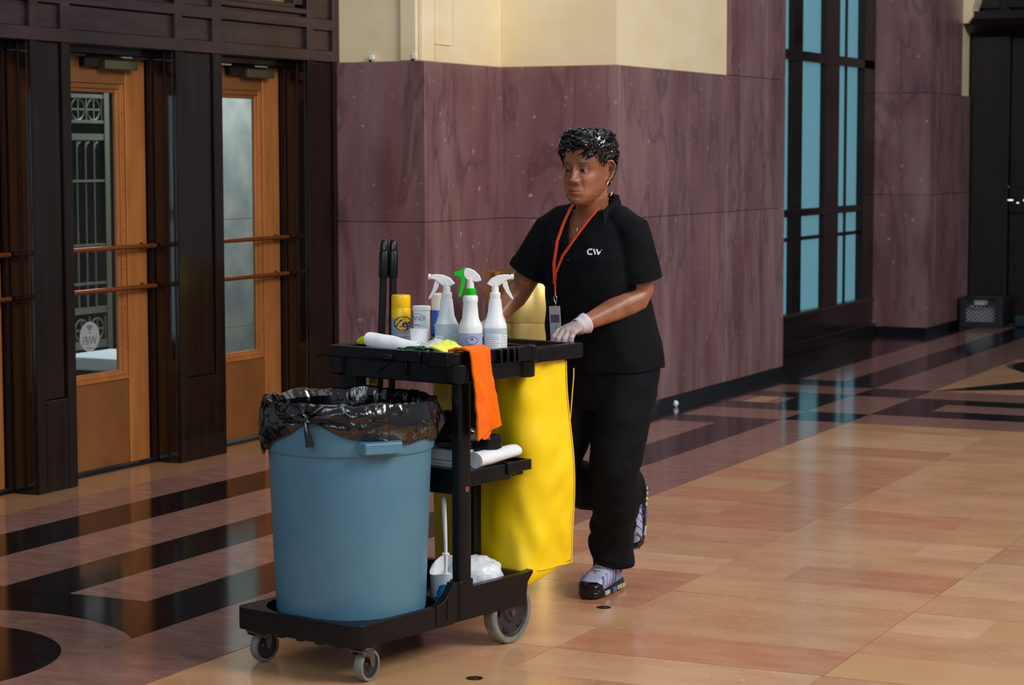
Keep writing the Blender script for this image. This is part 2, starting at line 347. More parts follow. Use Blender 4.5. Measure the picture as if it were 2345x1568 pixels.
# star with black disc
sc = (-2.9, 16.75); sr = .93
slab('star_wedge', [(-3.838,14.60),(-3.42,15.46),(-3.0,16.34),(-3.838,16.34)][:1]+[(-3.80,14.64),(-3.40,15.48),(-3.25,15.88),(-3.55,16.05),(-3.78,16.45),(-3.838,16.75)], 'tan')
slab('star_ray', [(-3.825,14.588),(-3.29,14.90),(-2.3,15.48),(-2.6,15.86),(-3.23,15.86),(-3.395,15.48)], 'fblack')
slab('star_wedge', [(-3.80,14.56),(1.2,14.56),(1.2,15.4),(-2.3,15.46),(-3.28,14.89)], 'tan')
slab('inlay_disc', [(sc[0]+(sr-.06)*math.cos(2*PI*i/40), sc[1]+(sr-.06)*math.sin(2*PI*i/40)) for i in range(40)], 'fblack')
slab('slab', [(-3.838,17.0),(-3.7,17.35),(-3.2,17.72),(-2.5,17.75),(-1.0,17.0),(1.2,16.5),(1.2,20.6),(-3.838,20.6)], 'fmauve')
for (x, y) in ((-3.03,7.03),(-2.97,5.89)):
    e = MB(); e.lathe([(.026,-.001),(.026,.0015),(.020,.002),(.018,.0005),(.008,.0005),(.007,.0025),(.0,.0025)], n=24)
    p = tag(obj('floor_plug', e, mat('plug_metal',(58,44,40),.4,.6), smooth=True), 'small round metal plug set flush in the tan floor behind the rear foot area' if y > 6 else 'small round metal plug in the tan floor in front of the cart wheels', 'floor plug'); p.location = (x, y, 0)
    p['group'] = 'metal plugs in the tan floor'; p['label'] = 'small round metal floor plug just in front of the planted shoe' if y > 6 else 'small round metal floor plug at the bottom edge below the big cart wheel'

# ---- stone walls of the hall (left wall stepping forward)
ZT, ZJ, ZB = 2.14, 1.218, .06
def wall_core(name, x0, x1, y0, y1, z1=4.6):
    m = MB(); m.box(x0, x1, y0, y1, -.01, z1); return struct(obj(name, m, 'joint'))
wl = wall_core('wall_left', -6.64, -5.95, 11.13, 12.15+3.0)
wl2 = wall_core('wall_pier', -5.94, -5.18, 12.16, 15.13)
def panel(parent, face, a0, a1, z0, z1, pos, m, t=.055, name='stone_panel', bev=.003):
    """face 'x': plane X=pos facing +X, a=Y range. face 'y': plane Y=pos facing -Y, a=X range"""
    g = .0015; mb = MB()
    if face == 'x':
        cy, cz = (a0+a1)/2, (z0+z1)/2; mb.box(-t, 0, a0+g-cy, a1-g-cy, z0+g-cz, z1-g-cz); loc = (pos, cy, cz)
    else:
        cx, cz = (a0+a1)/2, (z0+z1)/2; mb.box(a0+g-cx, a1-g-cx, 0, t, z0+g-cz, z1-g-cz); loc = (cx, pos, cz)
    o = obj(name, mb, m, parent, bevel=bev, bseg=1); o.location = loc; return o
# A: X face at Y=11.07, from X=-6.47 to -5.89
panel(wl, 'y', -6.70, -5.89, ZJ, ZT, 11.075, 'mauve'); panel(wl, 'y', -6.70, -5.89, ZB, ZJ, 11.075, 'mauve')
panel(wl, 'x', 11.131, 12.10, ZJ, ZT, -5.89, 'mauve'); panel(wl, 'x', 11.131, 12.10, ZB, ZJ, -5.89, 'mauve')
panel(wl2, 'y', -5.949, -5.12, ZJ, ZT, 12.10, 'mauve')
panel(wl2, 'y', -5.949, -5.70, ZB, ZJ, 12.10, 'mauve'); panel(wl2, 'y', -5.70, -5.12, ZB, ZJ, 12.10, 'mauve')
panel(wl2, 'x', 12.156, 12.62, ZJ, ZT, -5.12, 'mauve'); panel(wl2, 'x', 12.62, 15.18, ZJ, ZT, -5.12, 'mauve')
panel(wl2, 'x', 12.156, 13.68, ZB, ZJ, -5.12, 'mauve'); panel(wl2, 'x', 13.68, 15.18, ZB, ZJ, -5.12, 'mauve')
panel(wl2, 'x', 14.03, 15.18, ZT, 3.4, -5.12, 'mauve')
# cream stone above, set back 3 cm
CRM = -.03
panel(wl, 'y', -6.70, -6.06, ZT, 3.4, 11.105, 'cream', t=.03, bev=.001); panel(wl, 'y', -6.06, -5.95, ZT, 3.4, 11.085, 'cream', t=.03, bev=.006)
panel(wl, 'x', 11.12, 11.27, ZT, 3.4, -5.93, 'cream', t=.03, bev=.004)
panel(wl, 'x', 11.27, 11.50, ZT, 2.24, -5.92, 'cream', t=.03, bev=.001); panel(wl, 'x', 11.27, 11.30, 2.24, 3.4, -5.92, 'cream', t=.03, bev=.001)
panel(wl, 'x', 11.30, 11.50, 2.243, 3.4, -5.932, 'cream', t=.03, bev=.001)
panel(wl, 'x', 11.50, 12.13, ZT, 3.4, -5.92, 'cream', t=.03, bev=.001)
panel(wl2, 'y', -5.95, -5.15, ZT, 3.4, 12.13, 'cream', t=.03, bev=.001)
panel(wl2, 'x', 12.16, 14.03, ZT, 3.4, -5.15, 'cream', t=.03, bev=.001)
b = MB(); b.box(-5.95, -5.905, 11.14, 12.15, 0, ZB); b.box(-6.6, -5.905, 11.09, 11.14, 0, ZB); b.box(-5.9, -5.135, 12.115, 12.17, 0, ZB); b.box(-5.19, -5.135, 12.17, 15.165, 0, ZB)
struct(obj('baseboard_left', b, 'basestone'))
# ---- recessed window wall between the piers
wr = MB(); wr.box(-6.2, -5.80, 15.0, 19.3, 0, 4.6); struct(obj('wall_recess', wr, 'black'))
wn = struct(empty('window_1', (-5.70, 17.1, 0)))
def wp(name, y0, y1, z0, z1, x0, x1, m, bev=.004):
    mb = MB(); mb.box(x0+5.70, x1+5.70, y0-17.1, y1-17.1, z0, z1); return obj(name, mb, m, wn, bevel=bev, bseg=1)
GX = -5.66
wp('sill_panel', 15.18, 19.1, 0, .30, -5.80, -5.60, 'wood'); wp('sill', 15.18, 19.1, .295, .325, -5.80, -5.585, 'frieze')
wp('plinth', 15.18, 19.1, 0, .09, -5.80, -5.57, 'wood')
wp('mullion', 16.0, 16.30, .3, 3.4, -5.75, -5.62, 'wood')
wp('mullion', 16.86, 17.10, .3, 3.4, -5.75, -5.62, 'wood')
wp('mullion', 17.70, 18.10, .3, 3.4, -5.75, -5.62, 'wood')
wp('mullion', 18.38, 18.42, .3, 3.4, -5.70, -5.65, 'black')
wp('mullion', 18.76, 19.1, .3, 3.4, -5.75, -5.60, 'wood')
wp('transom_bar', 15.2, 19.08, 1.105, 1.165, -5.75, -5.605, 'wood'); wp('transom_bar', 15.2, 19.08, 2.36, 2.44, -5.75, -5.60, 'wood')
wp('glazing_bar', 15.2, 18.7, .905, .935, -5.72, -5.64, 'black')
for (a, c) in ((15.2,16.0),(16.30,16.86),(17.10,17.70),(18.10,18.38),(18.42,18.76)):
    for (z0, z1) in ((.325,.905),(.935,1.105),(1.165,2.36),(2.44,3.4)):
        wp('pane', a, c, z0, z1, -5.68, -5.665, 'frost', 0)
# ---- far pier and dark portal
fp = wall_core('wall_far_pier', -6.1, -5.16, 19.16, 20.60)
panel(fp, 'y', -5.72, -5.10, ZB, 1.248, 19.1, 'mauve'); panel(fp, 'y', -5.72, -5.10, 1.248, 2.15, 19.1, 'mauve'); panel(fp, 'y', -5.72, -5.10, 2.15, 3.4, 19.1, 'mauve')
panel(fp, 'x', 19.156, 20.55, ZB, 1.248, -5.10, 'mauve'); panel(fp, 'x', 19.156, 20.55, 1.248, 2.15, -5.10, 'mauve'); panel(fp, 'x', 19.156, 20.22, 2.15, 3.4, -5.10, 'mauve')
panel(fp, 'x', 20.22, 20.56, 2.15, 3.4, -5.12, 'cream', t=.04)
b = MB(); b.box(-5.72, -5.115, 19.115, 19.17, 0, ZB); b.box(-5.17, -5.115, 19.17, 20.56, 0, ZB); struct(obj('baseboard_far', b, 'basestone'))
pt = struct(empty('door_4', (-4.2, 20.7, 0)))
def pp(name, x0, x1, z0, z1, y0, y1, m):
    mb = MB(); mb.box(x0+4.2, x1+4.2, y0-20.7, y1-20.7, z0, z1); return obj(name, mb, m, pt, bevel=.01, bseg=1)
dk = mat('portal_black', (16,13,14), .3, c2=(26,22,22), scale=3, stretch=(2,2,.3), world=True)
pp('portal_frame', -5.2, -4.75, 0, 3.4, 20.60, 20.9, dk); pp('portal_leaf', -4.75, -3.6, 0, 3.4, 20.68, 20.9, dk); pp('portal_leaf', -3.595, -2.4, 0, 3.4, 20.68, 20.9, dk)
pp('portal_rail', -4.75, -2.4, 1.05, 1.30, 20.655, 20.7, dk)
glintm = mat('portal_glint', (255,255,255), .5, emit=(235,240,255), estr=1.3)  # glowing marks stand in for lamps reflected in the portal
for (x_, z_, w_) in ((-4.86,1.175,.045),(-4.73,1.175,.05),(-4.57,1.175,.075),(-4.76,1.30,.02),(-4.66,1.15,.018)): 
    q = MB(); q.box(x_-w_/2+4.2, x_+w_/2+4.2, -.052, -.044, z_-.005, z_+.005); obj('portal_glint', q, glintm, pt)
cor = MB(); cor.loft([[(x, y, z) for (y, z) in ((20.62,2.70),(20.45,2.74),(20.34,2.80),(20.30,2.86),(20.30,2.93),(20.62,2.93))] for x in (-5.24, -2.4)], True)
for v in range(len(cor.v)): cor.v[v] = (cor.v[v][0]+4.2, cor.v[v][1]-20.7, cor.v[v][2])
obj('portal_cornice', cor, dk, pt)
cor = MB()
for i in range(9): cor.box(-5.05+i*.3+4.2, -4.83+i*.3+4.2, 20.50-20.7, 20.6-20.7, 2.97, 3.3)
obj('portal_louvre', cor, dk, pt)
cr = MB(); cr.loft([[(-5.12, 20.25, z-0), (-5.02-b_, 20.25, z), (-5.02-b_, 20.5, z), (-5.12, 20.5, z)] for z, b_ in ((2.82,.05),(2.88,0),(2.96,.0),(3.05,-.03),(3.4,-.05))], True)
struct(obj('trim_1', cr, 'cream'))

# ---- door wall (dark wood, bronze doors)
XW, XD = -6.47, -6.66
core = MB()
core.box(-6.80, -6.72, 2.0, 11.1, 2.16, 4.6)
dw = struct(obj('wall_doors', core, 'black'))
def wb(name, x0, x1, y0, y1, z0, z1, m='wood', bev=.004, par=None):
    cy = (y0+y1)/2; mb = MB(); mb.box(x0, x1, y0-cy, y1-cy, z0, z1)
    o = obj(name, mb, m, par or dw, bevel=bev, bseg=1); o.location = (0, cy, 0); return o
cols = [(8.255, 8.56), (9.44, 9.87), (10.75, 11.12), (7.05, 7.36)]
for (a, c) in cols:
    w = c-a; i0, i1 = a+.065, c-.085 if w > .33 else c-.07
    wb('column_stile', -6.60, XW, a, i0, 0, 2.14); wb('column_stile', -6.60, XW, i1, c, 0, 2.14)
    wb('column_base', -6.60, XW, i0, i1, 0, .44); wb('column_panel', -6.60, XW-.014, i0, i1, .44, 2.14, 'wood', .006)
    wb('jamb', -6.74, -6.49, a-.005, c+.005, 0, 2.14, 'jamb')
    wb('jamb_stop', -6.64, -6.615, a-.022, a-.003, 0, 2.14); wb('jamb_stop', -6.555, -6.535, a-.012, a, 0, 2.14)
    # frieze over the column
    wb('frieze_stile', -6.70, XW, a, i0, 2.14, 3.2, 'frieze'); wb('frieze_stile', -6.70, XW, i1, c, 2.14, 3.2, 'frieze')
    wb('frieze_panel', -6.70, XW-.02, i0, i1, 2.205, 2.32, 'frieze'); wb('frieze_rail', -6.70, XW-.002, i0, i1, 2.14, 2.205, 'frieze'); wb('frieze_rail', -6.70, XW-.002, i0, i1, 2.32, 2.385, 'frieze'); wb('frieze_panel', -6.70, XW-.02, i0, i1, 2.385, 3.2, 'frieze')
for n_, (a, c) in enumerate([(7.36, 8.255), (8.56, 9.44), (9.87, 10.75)]):
    wb('frieze_rail', -6.70, XW-.002, a, c, 2.14, 2.205, 'frieze'); wb('frieze_panel', -6.70, XW-.025, a, c, 2.205, 2.325, 'frieze'); wb('frieze_rail', -6.70, XW-.002, a, c, 2.325, 2.38, 'frieze')
    wb('frieze_moulding', -6.49, XW-.006, a, c, 2.325, 2.335, 'frieze', .003); wb('frieze_moulding', -6.49, XW-.006, a, c, 2.197, 2.205, 'frieze', .003)
    wb('frieze_rail', -6.70, XW-.004, a, c, 2.40, 2.43, 'frieze'); wb('frieze_panel', -6.70, XW-.03, a, c, 2.38, 2.40, 'frieze')
    if n_ == 2:
        wb('transom_frame', -6.70, XW-.012, a+.06, a+.10, 2.43, 3.2, 'frieze'); wb('transom_frame', -6.70, XW-.012, c-.12, c-.03, 2.43, 3.2, 'frieze'); wb('transom_frame', -6.70, XW-.012, a+.06, c-.03, 2.43, 2.455, 'frieze')
        wb('transom_pane', -6.60, -6.55, a+.10, c-.12, 2.455, 3.2, mat('amber_pane', (150,138,84), .25, c2=(90,86,60), scale=9), 0)
    else: wb('frieze_panel', -6.70, XW-.03, a, c, 2.43, 3.2, 'frieze')
    wb('door_header', -6.76, -6.58, a, c, 2.104, 2.16)
    wb('threshold', -6.74, -6.62, a, c, 0, .006, 'basestone', .001)
    # the door leaf
    D = struct(empty('door_%d' % (n_+1), (XD, (a+c)/2, 0)))
    yc = (a+c)/2; l, r = a+.012-yc, c-.012-yc
    def dp(name, x0, x1, y0, y1, z0, z1, m='bronze', bev=.003, par=None):
        mb = MB(); mb.box(x0, x1, y0, y1, z0, z1); return obj(name, mb, m, par or D, bevel=bev, bseg=1)
    dp('stile', -.045, 0, r-.17, r, .018, 2.10); dp('stile', -.045, 0, l, l+.17, .018, 2.10)
    dp('kick_panel', -.04, -.012, l+.17, r-.17, .018, .455, 'bronze_shaded'); 
    dp('bottom_rail', -.045, -.004, l+.17, r-.17, .455, .475)
    dp('top_rail', -.042, -.006, l+.17, r-.17, 1.965, 2.10, 'bronze_shaded')
    gl, gr, z0, z1 = l+.17, r-.17, .475, 1.965
    # glazing beads, mitred look, in two steps
    for (w_, d_, t_) in ((.035, -.010, 0), (.06, -.018, 1)):
        dp('glazing_bead', -.04, d_, gr-w_, gr, z0, z1); dp('glazing_bead', -.04, d_, gl, gl+w_, z0, z1)
        dp('glazing_bead', -.04, d_-.001, gl, gr, z1-w_*.75, z1, 'bronze_shaded'); dp('glazing_bead', -.04, d_-.001, gl, gr, z0, z0+w_*.5)
    for q in range(7):
        s_ = MB(); s_.lathe([(.0045,0),(.004,.002),(0,.003)], n=10, mtx=Matrix.Translation((-.010, gr-.018, .62+q*.2)) @ Matrix.Rotation(PI/2, 4, 'Y')); obj('screw', s_, 'brass_bar', D)
    dp('pane', -.032, -.026, gl+.055, gr-.055, z0+.02, z1-.03, 'doorglass', 0)
    for zb in (1.137, .928):
        pb = MB(); pb.tube([(.055, l+.05, zb), (.055, r-.005, zb)], .0125, 14); bo = obj('push_bar', pb, 'brass_bar', D, smooth=True)
        for yy in (l+.09, r-.055):
            pk = MB(); pk.tube([(-.004, yy, zb), (.055, yy, zb)], .010, 10); pk.lathe([(.021,0),(.019,.006),(.0,.008)], n=18, mtx=Matrix.Translation((0, yy, zb)) @ Matrix.Rotation(PI/2, 4, 'Y')); obj('bracket', pk, 'brass_bar', bo, smooth=True)
    cb = MB(); cb.box(.0, .055, .02, .30, 2.035, 2.085); co = obj('door_closer', cb, 'closer', D, bevel=.006); ca = MB(); ca.box(.0, .03, -.12, .02, 2.045, 2.09); ca.tube([(.03,-.10,2.10),(.05,.10,2.10)], .006, 8); obj('closer_arm', ca, 'wood', co, bevel=.003)
    if n_ == 1:
        st = MB(); st.prism([(.082*math.cos(2*PI*i/36), .076*math.sin(2*PI*i/36)) for i in range(36)], 0, .0008)
        Mx = Matrix.Translation((-.0255, 8.956-yc, .694)) @ Matrix(((0,0,1,0),(-1,0,0,0),(0,1,0,0),(0,0,0,1)))
        Mx = Matrix.Translation((-.0255, 8.956-yc, .694)) @ Matrix(((0,0,1,0),(1,0,0,0),(0,1,0,0),(0,0,0,1)))
        s2 = MB(); s2.add(st.v, st.f, Mx); so = obj('wifi_sticker', s2, 'sticker', D)
        tx = text_mb('WiFi', .062); t2 = MB(); t2.add([(-x, y-.022, .0014) for x, y, z in tx.v], tx.f, Mx)
        for rr in (.012, .022, .032):
            ring = MB(); pts = [(rr*math.sin(q), .022+rr*math.cos(q)) for q in np.linspace(-.75, .75, 9)]
            for q in range(8):
                (x0_, y0_), (x1_, y1_) = pts[q], pts[q+1]; k_ = (rr+.006)/rr
                t2.add([(x0_,y0_,.0014),(x1_,y1_,.0014),(x1_*k_,.022+(y1_-.022)*k_,.0014),(x0_*k_,.022+(y0_-.022)*k_,.0014)], [(0,1,2,3)], Mx)
        t2.prism([(.005*math.cos(2*PI*i/10), .022+.005*math.sin(2*PI*i/10)) for i in range(10)], .001, .0014, Mx)
        t2.box(-.03, .03, -.060, -.056, .001, .0014, Mx)
        obj('wifi_print', t2, 'stickdark', so)
# vestibule beyond the doors
vw = MB(); vw.box(-8.7, -8.3, 11.47, 14.4, 0, 4); V = struct(obj('wall_vestibule', vw, 'joint'))
for (z0, z1) in ((0,.42),(.42,1.165),(1.165,2.2),(2.2,3.2)):
    for (a, c) in ((11.47,12.30),(12.30,13.25),(13.25,14.3)): panel(V, 'x', a, c, z0, z1, -8.27, 'vstone', t=.03, bev=.002)
sw = struct(empty('window_added', (-8.3, 6.12, 1.4)))  # unseen window added to put pale daylight reflections on the jambs
q = MB(); q.box(-.8,.8,0,.02,-1.1,1.0); obj('pane', q, 'daylight', sw)
for x_ in (-.8,0,.8): q = MB(); q.box(x_-.03,x_+.03,-.02,.04,-1.1,1.0); obj('mullion', q, 'wood', sw)
for z_ in (-1.1,-.2,1.0): q = MB(); q.box(-.83,.83,-.02,.04,z_-.03,z_+.03); obj('glazing_bar', q, 'wood', sw)
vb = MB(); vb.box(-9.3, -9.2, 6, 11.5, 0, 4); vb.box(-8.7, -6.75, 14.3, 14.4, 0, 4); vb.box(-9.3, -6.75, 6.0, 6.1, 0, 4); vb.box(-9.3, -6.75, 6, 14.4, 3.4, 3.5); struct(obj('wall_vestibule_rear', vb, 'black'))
G = tag(empty('iron_grille', (-8.3, 11.1, 0)), 'pale painted iron gate with circle motifs and upright bars seen through door glass', 'gate')
def gp(name, mb, m='iron', **k):
    mb.v = [(x, y-11.1, z) for x, y, z in mb.v]; return obj(name, mb, m, G, **k)
for (a, c) in ((11.285,11.335),(10.60,10.65)): q = MB(); q.box(-.02, .02, a, c, 0, 2.3); gp('post', q)
for (z0, z1) in ((1.96,1.985),(1.805,1.825),(1.70,1.74),(1.44,1.455),(1.04,1.055),(.80,.815),(.62,.66),(.40,.45)): q = MB(); q.box(-.015, .015, 10.65, 11.285, z0, z1); gp('rail', q)
for i in range(6): q = MB(); y = 11.19-i*.088; q.tube([(0,y,.66),(0,y,1.70)], .0095, 8); gp('bar', q, smooth=True)
for i in range(6): q = MB(); y = 11.19-i*.088; q.tube([(0,y,1.64),(0,y+.02,1.68),(0,y+.044,1.69)], .008, 8); gp('arch_tip', q)
for zc in (1.89, .52):
    for i in range(4):
        q = MB(); y = 11.195-i*.16; q.tube([(0, y+.066*math.cos(a_), zc+.066*math.sin(a_)) for a_ in np.linspace(0, 2*PI, 25)], .007, 6, cap=False); q.box(-.006,.006,y-.066,y+.066,zc-.006,zc+.006); q.box(-.006,.006,y-.006,y+.006,zc-.066,zc+.066); q.box(-.008,.008,y+.074,y+.086,zc-.08,zc+.08); gp('ring', q)
q = MB(); q.box(-.25,.25, 10.70, 11.27, .36, .44); o = tag(obj('pale_bench', q, mat('bench_white', (200,215,220), .5, emit=(190,210,215), estr=.0), bevel=.01), 'low pale ledge behind the oval sticker beyond the left door glass', 'bench'); o.location = (-8.0, 0, -.05)
o.data.materials[0] = MT['white']
for y_ in (10.76, 11.2):
    q = MB(); q.box(-.2,.2,y_-.03,y_+.03,.05,.36); obj('leg', q, 'iron', o)
# ---- small fixings on the dado ledge
for (x, lab) in ((-6.245, 'small clear plastic cube clip on the stone ledge, nearer the dark door frame'), (-5.965, 'small clear plastic cube clip on the stone ledge, nearer the stone corner')):
    t = tag(empty('ledge_clip', (x, 11.085, ZT)), lab, 'clip', 'clips on the stone ledge')
    q = MB(); q.box(-.011, .016, -.008, .012, .012, .040); obj('clip_body', q, 'white', t, bevel=.003); q = MB(); q.box(-.012, -.002, -.009, .003, 0, .014); obj('clip_foot', q, 'black', t)
q = MB(); q.ball((0,0,.021), (.016,.014,.022), 10, 8); 
for i, v in enumerate(q.v): n_ = noise.noise(Vector(v)*60); q.v[i] = (v[0]*(1+.4*n_), v[1]*(1+.4*n_), v[2])
o = tag(obj('paper_scrap', q, 'paper', smooth=True), 'tiny crumpled white scrap on the black floor strip at the stone wall foot', 'scrap'); o.location = (-5.075, 12.93, 0)
# ---- brass bin behind the worker
t = tag(empty('brass_waste_bin', (-5.33, 11.28, 0)), 'tall polished brass cylinder bin by the wall behind the worker', 'bin')
q = MB(); q.lathe([(.247,0),(.25,.01),(.25,.655),(.2495,.66)], n=64); obj('drum', q, 'brass', t, smooth=True)
q = MB(); q.lathe([(.2495,.662),(.251,.664),(.251,.935),(.246,.945),(.20,.945),(.17,.93),(.0,.93)], n=64); obj('lid', q, 'brass', t, smooth=True)
# ---- milk crate by the portal
t = tag(empty('milk_crate', (-4.88, 20.32, 0), math.radians(4)), 'dark blue lattice milk crate standing on the floor against the black portal', 'crate')
q = MB(); w, h = .19, .275
for s_ in (-1, 1):
    q.box(s_*w-.012, s_*w+.012, -w, w, 0, h); 
q.box(-w, w, w-.012, w+.012, 0, h); q.box(-w, w, -w, w, 0, .012)
q.box(-w, w, -w-.01, -w+.01, 0, .055); q.box(-w, -.135, -w-.01, -w+.01, .055, h); q.box(.135, w, -w-.01, -w+.01, .055, h); q.box(-.135, -.062, -w-.01, -w+.01, .205, h); q.box(.062, .135, -w-.01, -w+.01, .205, h); q.box(-.135, .135, -w-.01, -w+.01, .25, h); q.box(-.07,.07,-w-.01,-w+.01,.195,.212)
obj('shell', q, 'crate', t, bevel=.004)
for k in range(-7, 8):
    for s_ in (-1, 1):
        # diagonal lattice bars clipped to the opening
        a = k*.036; pts = []
        for u_ in np.linspace(-.14, .14, 41):
            z = .13+s_*(u_-a)
            if .055 <= z <= .20 and abs(u_) <= .135: pts.append((u_, z))
        if len(pts) > 2:
            q = MB(); q.tube([(pts[0][0], -w, pts[0][1]), (pts[-1][0], -w, pts[-1][1])], .0042, 5); obj('lattice_bar', q, 'crate', t)
q = MB(); q.box(-.16, .16, -.13, .15, .02, .245); o = tag(obj('stacked_paper', q, 'crateback', bevel=.01), 'pale stack of paper filling the dark lattice crate', 'paper'); o.location = (-4.88, 20.32, 0)
q = MB(); q.box(-.22,.22,-.14,.14,0,.11); o = tag(obj('low_box', q, mat('dark_teal_plastic', (4,44,54), .4), bevel=.02), 'low dark teal box on the floor right of the milk crate', 'box'); o.location = (-4.38, 20.42, 0)
# ================================================================ JANITOR CART
cart = tag(empty('janitor_cart', CW(0,0), RZ), 'black plastic janitor cart with a yellow bag, grey bin and shelves pushed by the worker', 'cart')
def rrect(x0, x1, y0, y1, r, n=6):
    out = []
    for cx, cy, a in ((x1-r,y0+r,-PI/2),(x1-r,y1-r,0),(x0+r,y1-r,PI/2),(x0+r,y0+r,PI)):
        out += [(cx+r*math.cos(a+PI/2*i/n), cy+r*math.sin(a+PI/2*i/n)) for i in range(n+1)]
    return out
def ringwall(mb, outer, inner, z0, z1, zin=None):
    """hollow wall following two outlines, open in the middle"""
    n = len(outer); vs = [(x,y,z0) for x,y in outer]+[(x,y,z1) for x,y in outer]+[(x,y,z1) for x,y in inner]+[(x,y,z0 if zin is None else zin) for x,y in inner]
    fs = []
    for j in range(n):
        k = (j+1) % n
        for a in range(4):
            b_ = (a+1) % 4; fs.append((a*n+j, a*n+k, b_*n+k, b_*n+j))
    mb.add(vs, fs)
# deck: low front platform, side skirts rising to the posts
q = MB()
q.prism(rrect(-.255, .255, -.066, .80, .03), .120, .150)
ringwall(q, rrect(-.26,.26,-.072,.42,.040), rrect(-.238,.238,-.050,.43,.17), .118, .186)
for s_ in (-1, 1):
    prof = [(.30,.125),(.30,.188),(.34,.20),(.37,.228),(.385,.252),(.412,.252),(.48,.252),(.485,.226),(.76,.226),(.800,.232),(.800,.222),(.772,.195),(.765,.155),(.74,.138),(.62,.128)]
    q.loft([[(s_*x_, y, z) for y, z in prof] for x_ in (.262,.235)], True)
    q.lathe([(.028,0),(.028,.065)], (s_*.232,-.032,.115), 20)
q.box(-.24,.24,.76,.79,.13,.225)
for k in range(5): q.box(-.16+k*.08-.012, -.16+k*.08+.012, -.052, .3, .106, .122)
deck = obj('deck', q, 'blackplastic', cart, smooth=True, bevel=.004)
q = MB(); q.box(.255,.2655,.412,.432,.128,.25); q.box(.255,.2655,.350,.358,.135,.21); obj('skirt_rib', q, 'blackplastic', deck, bevel=.003)
# posts
for (x0, x1) in ((.222,.262),(-.262,-.180)):
    q = MB(); q.prism(rrect(x0, x1, .420, .480, .012, 4), .245, .885); p = obj('post', q, 'blackplastic', cart, smooth=True)
    q = MB(); q.prism(rrect(x0-.006, x1+.004, .414, .486, .012, 4), .235, .252); obj('post_collar', q, 'blackplastic', p, smooth=True, bevel=.002)
    if x0 > 0: 
        q = MB(); q.lathe([(.009,0),(.009,.003),(.004,.004),(.003,.001),(0,.001)], n=16, mtx=Matrix.Translation((.262,.452,.543)) @ Matrix.Rotation(PI/2, 4, 'Y')); obj('rivet', q, mat('copper_rivet', (170,100,72), .4, .6), p, smooth=True)
q = MB(); q.box(.0,.065,.735,.775,.22,.93); obj('post', q, 'blackplastic', cart, bevel=.006)
# middle shelf
q = MB(); q.prism(rrect(-.245,.245,.49,.79,.03), .552,.566); ringwall(q, rrect(-.26,.26,.47,.70,.02), rrect(-.24,.24,.50,.69,.02), .548, .600)
ringwall(q, rrect(-.262,.262,.66,.80,.012), rrect(-.245,.245,.70,.785,.01), .568, .602); q.box(.22,.268,.66,.705,.565,.604)
q.box(-.18,.225,.452,.475,.52,.60)
obj('middle_shelf', q, 'blackplastic', cart, smooth=True, bevel=.003)
# top tray
q = MB(); q.prism(rrect(-.235,.255,.415,.785,.02), .915,.928)
ringwall(q, rrect(-.240,.260,.405,.790,.025), rrect(-.226,.245,.42,.775,.02), .880, .972)
ringwall(q, rrect(-.282,.268,.385,.800,.03), rrect(-.226,.245,.42,.775,.02), .944, .980)
for s_, x_ in ((1,.262),(-1,-.262)):
    q.lathe([(.032,0),(.036,.004),(.036,.06)], (x_-s_*.012,.42,.884), 20)
    q.lathe([(.030,0),(.033,.006),(.033,.055)], (x_-s_*.014,.775,.876), 20)
for y_ in (.60,.635,.67): q.box(.262,.285,y_,y_+.012,.934,.979)
q.box(.262,.288,.690,.775,.934,.981); q.lathe([(.018,0),(.018,.05),(.012,.054),(0,.055)], (.276,.775,.930), 16)
for x_ in (.125,.16): q.box(x_,x_+.008,.375,.39,.940,.982)
q.box(.172,.25,.372,.40,.936,.983)
# front pull with its pocket painted as shade
q.loft([[( -.115+.0,.40,.958),(.02,.40,.950),(.02,.40,.966),(-.115,.40,.974)],[(-.108,.372,.955),(.012,.372,.947),(.012,.374,.964),(-.108,.374,.972)]], True)
q.box(.055,.060,.396,.41,.90,.955); q.box(.0,.058,.396,.41,.950,.955)
tray = obj('top_tray', q, 'blackplastic', cart, smooth=True, bevel=.0025)
q = MB(); q.loft([[(-.108,.4035,.945),(.0,.4035,.943),(-.07,.4035,.905)],[(-.108,.400,.945),(.0,.400,.943),(-.07,.400,.905)]], True); obj('pocket_shade', q, 'black', tray)  # dark patch standing in for shade inside the pocket
# handle frame behind the tray
q = MB(); ringwall(q, rrect(-.262,.266,.775,1.084,.012), rrect(-.225,.228,.785,1.045,.02), .918, .968)
q.box(-.225,.228,.785,.80,.93,.965); obj('handle_frame', q, 'blackplastic', cart, smooth=True, bevel=.005)
